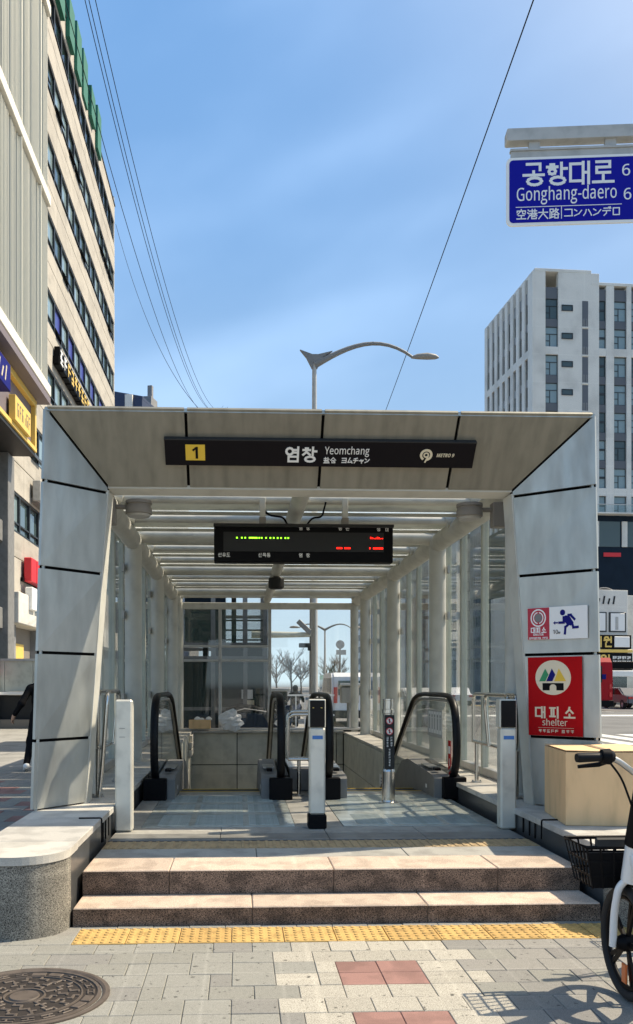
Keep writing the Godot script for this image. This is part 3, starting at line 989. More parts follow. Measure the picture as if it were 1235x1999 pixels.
func make_portal() -> void:
	var t := thing("entrance_portal", "grey metal clad portal frame splayed around the station entrance", "entrance portal", V(0.61, 0.45, 7.0))
	t.position = Vector3.ZERO
	var DO := 6.8
	var DI := 7.25
	var ot := 3.613
	var it := 3.085
	# outer and inner edges lean slightly
	var outer := func(side: int, y: float) -> Vector3:
		var k := (y - 0.475) / (ot - 0.475)
		return V(lerpf(-1.605, -1.507, k) if side == 0 else lerpf(2.885, 2.828, k), y, DO)
	var inner := func(side: int, y: float) -> Vector3:
		var k := (y - 0.475) / (it - 0.475)
		return V(lerpf(-1.265, -1.08, k) if side == 0 else lerpf(2.475, 2.29, k), y, DI)
	var seams := [0.47, 1.02, 1.706, 2.37, 3.04]
	var back := MB.new()
	for side in 2:
		for i in 5:
			var y0: float = seams[i] if i else (0.476 if side == 0 else 0.441)
			var b := MB.new()
			var o0: Vector3 = outer.call(side, y0)
			var i0: Vector3 = inner.call(side, y0)
			var o1: Vector3 = outer.call(side, seams[i + 1] if i < 4 else ot)
			var i1: Vector3 = inner.call(side, seams[i + 1] if i < 4 else it)
			if side == 0:
				b.plate(o0, i0, i1, o1, 0.012, 0.03)
			else:
				b.plate(i0, o0, o1, i1, 0.012, 0.03)
			part("cladding_panel", b, M["cladding_%d" % ((i + side) % 3)], t)
		# the dark backing that shows in the joints
		var a0: Vector3 = outer.call(side, 0.48)
		var b0: Vector3 = inner.call(side, 0.48)
		var a1: Vector3 = outer.call(side, ot)
		var b1: Vector3 = inner.call(side, it)
		var f := V(0, 0, 0.034)
		if side == 0:
			back.plate(a0 + f, b0 + f, b1 + f, a1 + f, 0.001, 0.01)
		else:
			back.plate(b0 + f, a0 + f, a1 + f, b1 + f, 0.001, 0.01)
	var xs := [-1.507, -0.42, 0.66, 1.74, 2.828]
	var xi := [-1.08, -0.42, 0.66, 1.74, 2.29]
	for i in 4:
		var b := MB.new()
		b.plate(V(xi[i], it, DI), V(xi[i + 1], it, DI), V(xs[i + 1], ot, DO), V(xs[i], ot, DO), 0.012, 0.03)
		part("cladding_panel", b, M["header_cladding_%d" % (i % 2)], t)
	var fb := V(0, 0, 0.034)
	back.plate(V(-1.08, it, DI) + fb, V(2.29, it, DI) + fb, V(2.828, ot, DO) + fb, V(-1.507, ot, DO) + fb, 0.001, 0.01)
	part("joint_backing", back, M.joint, t)
	# outer cheeks, roof edge and the returns behind the opening
	for side in 2:
		var s: float = [-1.0, 1.0][side]
		var cheek := MB.new()
		var c0: Vector3 = outer.call(side, 0.441) + V(-0.012 * s, 0, 0.035)
		var c1: Vector3 = outer.call(side, ot - 0.012) + V(-0.012 * s, 0, 0.035)
		var dx := Vector3(0, 0, -1.15)
		if side == 0:
			cheek.plate(c0 + dx, c0, c1, c1 + dx, 0.001, 0.02)
		else:
			cheek.plate(c0, c0 + dx, c1 + dx, c1, 0.001, 0.02)
		part("outer_cheek", cheek, M.cladding_1, t)
		var ret := MB.new()
		var r0: Vector3 = inner.call(side, 0.441)
		var r1: Vector3 = inner.call(side, it - 0.02)
		var e := Vector3(-0.012 * s, 0, -0.2)
		if side == 0:
			ret.plate(r0, r0 + e, r1 + e, r1, 0.0, 0.02)
		else:
			ret.plate(r0 + e, r0, r1, r1 + e, 0.0, 0.02)
		part("inner_return", ret, M.cream_paint, t)
	var so := MB.new()
	so.plate(V(-1.085, it - 0.003, DI + 0.004), V(-1.085, it - 0.02, DI + 0.2), V(2.295, it - 0.02, DI + 0.2), V(2.295, it - 0.003, DI + 0.004), 0.0, 0.03)
	part("soffit", so, M.cream_paint, t)
	var top := MB.new()
	top.bx(-1.507, 2.828, ot - 0.03, ot - 0.002, DO + 0.02, 7.46)
	top.bx(-1.50, 2.82, 3.1, ot - 0.03, 7.42, 7.455)
	part("top_sheet", top, M.cladding_1, t)
	# frames of the header and of the right-hand pillar, for what is fixed on them
	face_header = frame(V(0.66, it, DI), Vector3.RIGHT, V(0, ot - it, DO - DI))
	for i in 2:
		var y0: float = [1.75, 1.0][i]
		var y1: float = [2.1, 1.7][i]
		var m0: Vector3 = (inner.call(1, y0) + outer.call(1, y0)) / 2
		var m1: Vector3 = (inner.call(1, y1) + outer.call(1, y1)) / 2
		var ym := (y0 + y1) / 2
		var qi: Vector3 = inner.call(1, ym)
		var up := (m1 - m0) / (y1 - y0)
		var fr := frame(qi - up * (ym - 0.475), outer.call(1, ym) - qi, up)
		fr.basis.x *= [0.9, 1.07][i]
		fr.origin += fr.basis.z * 0.009
		face_right.append(fr)


# ---------------------------------------------------------------- the canopy behind it
func make_canopy() -> void:
	var t := thing("glass_canopy", "long cream steel and glass canopy over the escalators", "canopy")
	var xl := -1.36
	var xr := 2.58
	var mid := 0.61
	for d in [8.0, 11.25, 14.5, 17.75]:
		for x in [xl, xr]:
			var c := ptube("column", M.cream_paint, t, [V(x, 0.44, d), V(x, 3.25, d)], 0.108, 20)
			var b := MB.new()
			b.lathe(V(x, 0.44, d), [Vector2(0.16, 0), Vector2(0.16, 0.012), Vector2(0.108, 0.02)], 20)
			part("base_flange", b, M.cream_paint, c)
			# glazing clamps reaching to the glass
			var s := -1.0 if x < 0 else 1.0
			for y in [1.3, 2.35, 2.95]:
				pbox("clamp", M.steel_brushed, c, x + s * 0.1, x + s * 0.135, y - 0.05, y + 0.05, d - 0.13, d - 0.05)
	for x in [xl, xr]:
		ptube("corner_post", M.cream_paint, t, [V(x + (0.06 if x < 0 else -0.06), 0.44, 18.98), V(x + (0.06 if x < 0 else -0.06), 3.25, 18.98)], 0.085, 16)
		ptube("eave_tube", M.cream_paint, t, [V(x, 3.30, 7.6), V(x, 3.30, 19.1)], 0.115, 20)
	ptube("spine_tube", M.cream_paint, t, [V(mid, 3.33, 7.6), V(mid, 3.33, 19.1)], 0.085, 16)
	var k := 0
	while 8.0 + k * 1.0833 < 19.2:
		var d := 8.0 + k * 1.0833
		var r := 0.085 if k % 3 == 0 else 0.045
		ptube("cross_tube", M.cream_paint, t, [V(xl, 3.385 if r < 0.06 else 3.36, d), V(xr, 3.385 if r < 0.06 else 3.36, d)], r, 14)
		# hooked ends where the cross tubes sit on the eaves
		for x in [xl, xr]:
			var s := 1.0 if x < 0 else -1.0
			ptube("saddle", M.cream_paint, t, [V(x + s * 0.02, 3.42, d), V(x + s * 0.16, 3.38, d)], 0.075, 12)
		if k < 10:
			var sheet := MB.new()
			sheet.quad(V(xl - 0.18, 3.45, d), V(xr + 0.18, 3.45, d), V(xr + 0.18, 3.45, d + 0.9), V(xl - 0.18, 3.45, d + 0.9))
			part("roof_panel", sheet, M.roof_sheet, t)
			var lip := MB.new()
			lip.bx(xl, xr, 3.40, 3.436, d + 0.9, d + 0.92)
			part("panel_lip", lip, M.cream_paint, t)
		k += 1
	pbox("roof_glass", M.glass_clear, t, xl - 0.2, xr + 0.2, 3.50, 3.512, 7.95, 19.15)
	# side walls of glass
	for side in 2:
		var x: float = [-1.545, 2.765][side]
		var d := 7.98
		var n := 0
		while d < 19.0:
			var w := 0.93 if n % 3 else 0.8
			var e := minf(d + w, 19.0)
			var y := [0.475, 0.44][side] as float
			var o := MB.new()
			o.bx(x - 0.006, x + 0.006, y + 0.09, 3.36, d + 0.032, e - 0.032)
			part("glass_pane", o, M.glass, t)
			pbox("glazing_fin", M.fin_paint, t, x - 0.038, x + 0.038, y + 0.002, 3.36, d - 0.03, d + 0.03, 0.004)
			pbox("sill_rail", M.alu, t, x - 0.04, x + 0.04, y + 0.001, y + 0.09, d + 0.032, e - 0.032, 0.006)
			d = e
			n += 1
		pbox("glazing_fin", M.fin_paint, t, x - 0.038, x + 0.038, 0.442, 3.36, 18.97, 19.03, 0.004)
		pbox("head_rail", M.fin_paint, t, x - 0.05, x + 0.05, 3.362, 3.434, 7.95, 19.06, 0.004)
	# the end wall
	var D := 19.0
	pbox("rear_sill", M.alu, t, -1.5, 2.72, 0.476, 0.52, D - 0.12, D + 0.08, 0.006)
	pbox("rear_head", M.cream_paint, t, -1.5, 2.72, 3.11, 3.25, D - 0.06, D + 0.06, 0.006)
	for x in [-1.25, -0.42, 0.66, 1.62, 2.47]:
		pbox("rear_mullion", M.alu, t, x - 0.035, x + 0.035, 0.521, 3.109, D - 0.05, D + 0.05, 0.004)
	for y in [1.99, 2.30]:
		for e in [[-1.25, -0.42], [-0.42, 0.66]]:
			pbox("rear_transom", M.alu, t, e[0] + 0.036, e[1] - 0.036, y - 0.025, y + 0.025, D - 0.045, D + 0.045, 0.004)
	for e in [[-1.25, -0.42], [-0.42, 0.66], [0.66, 1.62], [1.62, 2.47]]:
		for y in ([[0.521, 1.964], [2.016, 2.274], [2.326, 3.109]] if e[1] < 0.7 else [[0.521, 3.109]]):
			pbox("rear_pane", M.glass_rear if e[1] < 0.7 else M.glass_clear, t, e[0] + 0.034, e[1] - 0.034, y[0], y[1], D - 0.005, D + 0.005)


# ---------------------------------------------------------------- the shaft going down
func make_pit() -> void:
	var t := thing("escalator_shaft", "beige tiled shaft walls below the canopy glass", "shaft wall")
	# rear wall tiles: 1.08 m wide, 0.7 m high
	var ys := [0.425, -0.27, -0.97, -1.67, -2.4, -3.2, -4.2, -5.2]
	for i in ys.size() - 1:
		var x := -1.13
		while x < 2.3:
			pbox("wall_tile", M.pit_tile if (i + int(x * 3)) % 2 else M.pit_tile_b, t, x + 0.009, minf(x + 1.08, 2.26) - 0.009, ys[i + 1] + 0.009, ys[i] - 0.009, 18.9, 18.94, 0.003)
			x += 1.08
		for side in 2:
			var xx: float = [-1.055, 2.292][side]
			var d := 10.42
			while d < 18.8:
				pbox("wall_tile", M.pit_tile if (i + int(d)) % 2 else M.pit_tile_b, t, xx - 0.02, xx + 0.02, ys[i + 1] + 0.008, ys[i] - 0.008 - (0.0 if side == 0 else 0.036 if i == 0 else 0.0), d + 0.007, minf(d + 1.06, 18.89) - 0.007, 0.003)
				d += 1.06
	var core := MB.new()
	core.bx(-1.5, 2.7, -5.3, 0.47, 18.945, 19.1)
	core.bx(-1.2, -1.078, -5.3, 0.42, 10.41, 18.94)
	core.bx(2.316, 2.44, -5.3, 0.385, 10.41, 18.94)
	core.bx(-1.2, 2.44, -5.4, -5.3, 10.3, 19.1)
	core.bx(-1.0, 2.22, -5.3, 0.19, 9.71, 9.76)
	core.bx(-1.2, -0.9, -5.3, 0.2, 10.2, 10.42)
	core.bx(2.25, 2.44, -5.3, 0.2, 9.76, 10.42)
	part("wall_core", core, M.dark_grey, t)
	# coping of the rear wall and the stepped end of the left-hand coping
	for x in [[-1.04, 0.06], [0.06, 1.14], [1.14, 2.25]]:
		pbox("rear_coping", M.coping_b, t, x[0] + 0.002, x[1] - 0.002, 0.43, 0.474, 18.76, 18.99, 0.004)
	for k in 3:
		pbox("stepped_block", M.coping, t, -1.03, -0.97 + 0.0 * k, 0.43 - 0.14 * (k + 1), 0.43 - 0.14 * k - 0.012, 18.0 - k * 0.25, 18.88, 0.006)


# ---------------------------------------------------------------- escalators
func make_escalators() -> void:
	var floor_y := 0.264
	var defs := [
		["escalator going down between the pale post and the centre handrail", -0.87, 0.43],
		["escalator going down beside the stainless notice post", 0.93, 2.25],
	]
	for e in defs:
		var t := thing("escalator", e[0], "escalator", Vector3.ZERO, "escalators under the canopy")
		for side in 2:
			var x: float = e[1 + side]
			var inw := 1.0 if side == 0 else -1.0
			var rail := []
			# the handrail loop in (distance, height)
			for p in [[9.5, 0.47], [9.22, 0.45], [9.02, 0.55], [8.94, 0.75], [8.95, 0.98], [9.02, 1.18], [9.14, 1.29], [9.3, 1.335], [9.6, 1.345], [10.2, 1.345], [10.75, 1.335], [11.1, 1.27], [11.4, 1.12], [12.4, 0.54], [14.4, -0.615], [16.5, -1.83]]:
				rail.append(V(x, p[1], p[0]))
			var sm := []
			for i in rail.size() - 1:
				var a: Vector3 = rail[maxi(i - 1, 0)]
				var d: Vector3 = rail[mini(i + 2, rail.size() - 1)]
				for k in 3:
					sm.append((rail[i] as Vector3).cubic_interpolate(rail[i + 1], a, d, k / 3.0))
			sm.append(rail[-1])
			var b := MB.new()
			b.tube(sm, 0.027, 12, false, 1.55)
			part("handrail", b, M.rubber, t)
			# steel track just inside the loop
			var track := []
			for p in [[9.26, 0.52], [9.09, 0.6], [9.0, 0.78], [9.01, 0.97], [9.08, 1.14], [9.18, 1.24], [9.32, 1.28], [9.6, 1.29], [10.2, 1.29], [10.73, 1.28], [11.06, 1.215], [11.36, 1.07], [12.37, 0.485], [14.37, -0.67], [16.5, -1.9]]:
				track.append(V(x, p[1], p[0]))
			ptube("handrail_track", M.steel_brushed, t, track, 0.017, 8)
			# glass balustrade
			var gl := PackedVector2Array()
			for p in [[9.3, 0.5], [9.1, 0.62], [9.02, 0.78], [9.03, 0.97], [9.1, 1.13], [9.2, 1.22], [9.33, 1.262], [9.6, 1.272], [10.2, 1.272], [10.72, 1.262], [11.05, 1.2], [11.35, 1.05], [12.36, 0.465], [14.36, -0.69], [14.36, -1.5], [12.0, -0.13], [11.3, 0.28], [10.6, 0.42]]:
				gl.append(Vector2(p[0], p[1]))
			var g := MB.new()
			g.x = Transform3D(Basis(Vector3(0, 0, -1), Vector3.UP, Vector3.RIGHT), Vector3(x, 0, 0))
			g.ext(gl, -0.005, 0.005)
			part("balustrade_glass", g, M.glass_clear, t)
			# skirt: a sloping deck with rounded upper corner, grey inside and black on the front
			var sk := PackedVector2Array()
			for p in [[9.1, floor_y + 0.001], [9.1, 0.47], [9.2, 0.5], [10.55, 0.56], [10.95, 0.50], [11.4, 0.28], [14.4, -1.45], [14.4, -2.4], [11.0, -0.35], [10.2, -0.05], [9.77, 0.05], [9.77, floor_y + 0.001]]:
				sk.append(Vector2(p[0], p[1]))
			var s := MB.new()
			s.x = Transform3D(Basis(Vector3(0, 0, -1), Vector3.UP, Vector3.RIGHT), Vector3(x, 0, 0))
			s.ext(sk, 0.02 if inw > 0 else -0.2, 0.2 if inw > 0 else -0.02)
			part("inner_skirt", s, M.mid_grey, t)
			pbox("newel_base", M.black, t, x - 0.12, x + 0.12, floor_y + 0.001, 0.49, 8.995, 9.098, 0.008)
			var ob := MB.new()
			ob.x = s.x
			ob.ext(sk, -0.09 if inw > 0 else 0.02, -0.02 if inw > 0 else 0.09)
			part("outer_skirt", ob, M.black, t)
			# sloping glazed cover and a sensor on the deck
			pbox("deck_cover", M.steel_brushed, t, x + inw * 0.05, x + inw * 0.17, 0.545, 0.556, 9.5, 9.9)
			pbox("sensor", M.black, t, x + inw * 0.08, x + inw * 0.14, 0.53, 0.562, 9.3, 9.42, 0.004)
			pbox("indicator", M.white, t, x + inw * 0.201, x + inw * 0.204, 0.33, 0.37, 9.45, 9.51)
		# comb plate and steps
		var x0: float = e[1] + 0.205
		var x1: float = e[2] - 0.205
		pbox("comb_plate", M.steel_brushed, t, x0, x1, floor_y - 0.04, floor_y + 0.004, 9.452, 9.69, 0.003)
		pbox("comb", M.yellow, t, x0, x1, floor_y - 0.03, floor_y + 0.002, 9.692, 9.75)
		for k in 14:
			var d := 9.78 + k * 0.4
			var y: float = floor_y - 0.012 - ([0.01, 0.06, 0.17, 0.34][k] if k < 4 else 0.34 + (k - 3) * 0.23)
			var o := pbox("step", M.dark_grey, t, x0, x1, y - 0.2, y, d, d + 0.395, 0.004)
			pbox("edge_line", M.yellow, o, x0 + 0.01, x1 - 0.01, y + 0.0005, y + 0.003, d + 0.36, d + 0.39)
		if e[1] > 0.5:
			# notices stuck on the right-hand balustrade
			var f := frame(V(2.25 - 0.007, 0.0, 9.28), Vector3(0, 0, 1), Vector3.UP)
			var f2 := frame(V(2.25 - 0.007, 0.0, 10.28), Vector3(0, 0, 1), Vector3.UP)
			flat("notice", rect(0.0, 0.86, 0.72, 1.17), M.pale_grey, t, f2, 0.0, 0.001)
			for k in 5:
				flat("notice_field", rect(0.04 + k * 0.135, 0.9, 0.155 + k * 0.135, 1.15), M.white, t, f2, 0.0012, 0.0022)
				var h := MB.new()
				h.x = f2
				var cx := 0.0975 + k * 0.135
				h.seg(Vector2(cx, 1.06), Vector2(cx, 0.96), 0.03, 0.0032)
				h.ext(disc(0.02, 12, Vector2(cx, 1.1)), 0.0023, 0.0034)
				part("pictogram", h, M.mid_grey, t)
			flat("warning_sticker", PackedVector2Array([Vector2(0.0, 0.56), Vector2(0.06, 0.46), Vector2(0.12, 0.56), Vector2(0.12, 0.86), Vector2(0.0, 0.86)]), M.sign_red, t, f, 0.0, 0.001)
			flat("sticker_field", rect(0.015, 0.72, 0.105, 0.8), M.white, t, f, 0.0012, 0.002)
			var w := MB.new()
			w.x = f
			w.seg(Vector2(0.06, 0.66), Vector2(0.075, 0.6), 0.018, 0.002)
			part("pictogram", w, M.white, t)


# ---------------------------------------------------------------- posts and rails on the floor
func loop_rail(t: Node3D, x: float, y: float, d0: float, d1: float, foot: float, side: float) -> void:
	# two hoops of tube that meet at their posts
	var h := y + 0.92
	var b := y + 0.42
	var path := bend([V(x, b, d1), V(x, h, d1), V(x, h, d0 + 0.05), V(x, b, d0 + 0.05), V(x, b, d1)], 0.09, 6)
	ptube("hoop", M.steel, t, path, 0.019, 10)
	ptube("inner_hoop", M.steel, t, bend([V(x + side * 0.05, b, (d0 + d1) / 2), V(x + side * 0.09, h, (d0 + d1) / 2 + 0.02), V(x + side * 0.09, h, d0), V(x + side * 0.05, b - 0.1, d0), V(x + side * 0.02, foot, d0)], 0.12, 6), 0.019, 10)
	for d in [d0 + 0.05, d1 - 0.12]:
		ptube("post", M.steel, t, [V(x, foot, d), V(x, b, d)], 0.02, 10)
		var f := MB.new()
		f.lathe(V(x, foot, d), [Vector2(0.055, 0), Vector2(0.055, 0.008), Vector2(0.022, 0.014)], 16)
		part("flange", f, M.steel_brushed, t)
		for k in [-1, 1]:
			var bolt := MB.new()
			bolt.lathe(V(x + k * 0.04, foot + 0.008, d), [Vector2(0.009, 0), Vector2(0.009, 0.018), Vector2(0, 0.02)], 8)
			part("bolt", bolt, M.steel_brushed, t)


func make_floor_things() -> void:
	var fy := 0.264
	# sensor posts in front of the escalators
	var posts := [
		["plain pale metal post standing beside the pillar without signs", -0.935, 7.15, false],
		["pale metal post with black head and black base between the escalators", 0.645, 7.24, true],
		["pale metal post with black head and no black base beside the red poster pillar", 2.215, 7.14, true],
	]
	for i in 3:
		var p: Array = posts[i]
		var t := thing("sensor_post", p[0], "post", Vector3.ZERO, "sensor posts before the escalators")
		var x: float = p[1]
		var d: float = p[2]
		var y0 := fy + 0.001
		if i == 1:
			pbox("base", M.black, t, x - 0.076, x + 0.076, y0, y0 + 0.115, d - 0.07, d + 0.07, 0.008)
			y0 += 0.115
		if p[3]:
			pbox("body", M.white_post, t, x - 0.066, x + 0.066, y0, 1.10, d - 0.06, d + 0.06, 0.014)
			pbox("head", M.white_post, t, x - 0.07, x + 0.07, 1.101, 1.335, d - 0.045, d + 0.07, 0.006)
			pbox("reader_panel", M.black_gloss, t, x - 0.061, x + 0.061, 1.105, 1.325, d - 0.06, d - 0.046, 0.003)
			if i == 1:
				for k in [-1, 1]:
					pbox("indicator_dot", M.shop_gold, t, x + k * 0.034 - 0.007, x + k * 0.034 + 0.007, 1.262, 1.267, d - 0.062, d - 0.0602)
			pbox("blue_sticker", M.blue_tape, t, x - 0.042, x + 0.044, 1.005, 1.035, d - 0.0625, d - 0.0605)
		else:
			pbox("body", M.white_post, t, x - 0.072, x + 0.068, y0, 1.335, d - 0.06, d + 0.06, 0.014)
			for y in [1.1, 1.03]:
				pbox("slot", M.mid_grey, t, x - 0.035, x + 0.01, y, y + 0.004, d - 0.0625, d - 0.0605)
	# stainless notice post
	var n := thing("notice_post", "round stainless steel post with a dark notice panel in the entrance", "notice post", V(1.505, fy, 8.75))
	var b := MB.new()
	b.lathe(Vector3.ZERO, [Vector2(0.1, 0.001), Vector2(0.1, 0.008), Vector2(0.07, 0.016), Vector2(0.066, 0.03), Vector2(0.066, 0.32), Vector2(0.058, 0.345)], 28)
	part("lower_tube", b, M.steel, n)
	b = MB.new()
	b.lathe(Vector3.ZERO, [Vector2(0.058, 0.345), Vector2(0.058, 0.9), Vector2(0.066, 0.905), Vector2(0.066, 0.945), Vector2(0.055, 0.95), Vector2(0.055, 1.03), Vector2(0.058, 1.035), Vector2(0.058, 1.05), Vector2(0, 1.052)], 28)
	part("upper_tube", b, M.steel, n)
	var pf := frame(Vector3(-0.05, 0.345, 0.06), Vector3.RIGHT, Vector3.UP)
	flat("notice_panel", rect(0.0, 0.0, 0.1, 0.545, 0.012), M.dark_grey, n, pf, 0.0, 0.008)
	for k in 2:
		var c := Vector2(0.05, 0.485 - k * 0.105)
		flat("prohibition_disc", disc(0.035, 20, c), M.white, n, pf, 0.0082, 0.0095)
		var rg := MB.new()
		rg.x = pf
		var pts := []
		for j in 19:
			pts.append([c.x + cos(TAU * j / 18) * 0.033, c.y + sin(TAU * j / 18) * 0.033])
		for j in 18:
			rg.seg(Vector2(pts[j][0], pts[j][1]), Vector2(pts[j + 1][0], pts[j + 1][1]), 0.006, 0.011)
		rg.seg(c + Vector2(-0.023, 0.023), c + Vector2(0.023, -0.023), 0.006, 0.0112)
		part("prohibition_ring", rg, M.shop_red, n)
		var fig := MB.new()
		fig.x = pf
		fig.ext(disc(0.006, 10, c + Vector2(0.0, 0.017)), 0.0096, 0.0103)
		fig.seg(c + Vector2(0, 0.008), c + Vector2(0, -0.015), 0.011, 0.0102)
		part("figure", fig, M.black, n)
	var tx := MB.new()
	tx.x = pf
	for col in 2:
		for r in 4:
			blur(tx, 1, 0.02 + col * 0.04, 0.325 - r * 0.026, 0.02, 0.021, 0.02, 0.003, 0.0092)
	for r in 7:
		blur(tx, 1, 0.042, 0.205 - r * 0.026, 0.018, 0.02, 0.02, 0.0028, 0.0092)
	part("lettering", tx, M.letter_white, n)
	# tubular rails
	var r1 := thing("tube_rail", "stainless tube rail behind the plain pale post", "handrail", Vector3.ZERO, "stainless tube rails")
	loop_rail(r1, -1.235, 0.476, 7.62, 9.0, 0.476, 1.0)
	var r2 := thing("tube_rail", "stainless tube rail standing between the two escalators", "handrail", Vector3.ZERO, "stainless tube rails")
	for k in 2:
		var dd := 9.3 + k * 0.12
		ptube("hoop", M.steel, r2, bend([V(0.52, 0.66, dd), V(0.52, 1.14 + k * 0.03, dd), V(0.86, 1.14 + k * 0.03, dd), V(0.86, 0.66, dd), V(0.52, 0.66, dd)], 0.08, 6), 0.018, 10)
	for x in [0.64, 0.80]:
		ptube("post", M.steel, r2, [V(x, fy, 9.36), V(x, 0.66, 9.36)], 0.02, 10)
		ptube("cross_piece", M.steel, r2, [V(x, 0.66, 9.29), V(x, 0.66, 9.43)], 0.018, 8)
		var fl := MB.new()
		fl.lathe(V(x, fy, 9.36), [Vector2(0.05, 0), Vector2(0.05, 0.008), Vector2(0.022, 0.014)], 16)
		part("flange", fl, M.steel_brushed, r2)
	var r3 := thing("tube_rail", "stainless tube rail behind the post beside the red poster", "handrail", Vector3.ZERO, "stainless tube rails")
	loop_rail(r3, 2.47, 0.441, 7.62, 9.1, 0.441, -1.0)
	# housing between the escalators
	var hs := thing("control_housing", "low grey housing with pale lid between the escalators", "housing", V(0.69, fy, 10.3))
	var hb := MB.new()
	hb.box(Vector3(0, 0.13, 0.0), Vector3(0.26, 0.258, 1.1), 0.01)
	part("body", hb, M.mid_grey, hs)
	for k in 2:
		var lid := MB.new()
		lid.box(Vector3(0, 0.268, 0.25 - k * 0.52), Vector3(0.27, 0.016, 0.5), 0.004)
		part("lid", lid, M.white, hs)
	# sign on the shaft wall
	var ws := thing("wall_notice", "small white notice fixed on the beige shaft wall", "notice")
	pbox("plate", M.white, ws, 2.262, 2.269, -0.17, 0.02, 13.0, 14.0)
	for k in 3:
		pbox("print", M.sign_navy, ws, 2.2595, 2.2615, -0.04 - k * 0.05, -0.02 - k * 0.05, 13.15, 13.85)
	# things left on the rear sill
	var bx := thing("paper_box", "brown cardboard box of crumpled tissue on the rear window sill", "box")
	pbox("carton", M.cardboard, bx, -1.08, -0.62, 0.521, 0.71, 18.68, 18.86, 0.004)
	for k in 3:
		var tb := MB.new()
		var cx: float = [-0.9, -0.82, -0.66][k]
		tb.lathe(V(cx, 0.7, 18.77), [Vector2(0.06, 0), Vector2(0.075, 0.03), Vector2(0.04, 0.07 - 0.02 * (k % 2)), Vector2(0.0, 0.085 - 0.03 * (k % 2))], 7)
		part("tissue", tb, M.white, bx)
	var bag := MB.new()
	var ns := FastNoiseLite.new()
	ns.seed = 8
	ns.frequency = 3.0
	for i in 14:
		for k in 20:
			var q := []
			for e in [[i, k], [i, k + 1], [i + 1, k + 1], [i + 1, k]]:
				var th: float = PI * e[0] / 14
				var ph: float = TAU * (e[1] % 20) / 20
				var dir := Vector3(sin(th) * cos(ph), cos(th), sin(th) * sin(ph))
				var rad := 1.0 + ns.get_noise_3dv(dir * 0.55) * 0.55
				q.append(V(-0.18, 0.68, 18.76) + dir * Vector3(0.24, 0.2, 0.1) * rad + Vector3(0, 0.05 * maxf(0.0, dir.y) * sin(ph * 3), 0))
			bag.tri(q[0], q[2], q[1])
			bag.tri(q[0], q[3], q[2])
	tag(part("plastic_bag", bag, M.bag), "crumpled white plastic bag lying on the rear window sill", "plastic bag")
	# the cardboard box on the right-hand low wall
	var cb := thing("cardboard_box", "large plain brown cardboard box standing on the low wall", "cardboard box", V(2.345, 0.441, 6.17))
	cb.rotation.y = -atan((2.44 - 2.345) / 0.72)
	var cbm := MB.new()
	cbm.box(Vector3(0.31, 0.265, -0.35), Vector3(0.62, 0.53, 0.70), 0.004)
	part("carton", cbm, M.cardboard, cb)
	for k in 2:
		var fl := MB.new()
		fl.x = Transform3D(Basis(Vector3.FORWARD, 0.02 * (1 - 2 * k)), Vector3(0.31, 0.533, -0.35))
		fl.box(Vector3((k - 0.5) * 0.315, 0.002 + k * 0.001, 0), Vector3(0.308, 0.005, 0.705))
		part("top_flap", fl, M.cardboard, cb)
	var tp := MB.new()
	tp.box(Vector3(0.31, 0.541, -0.35), Vector3(0.05, 0.0012, 0.706))
	part("packing_tape", tp, M.tape, cb)


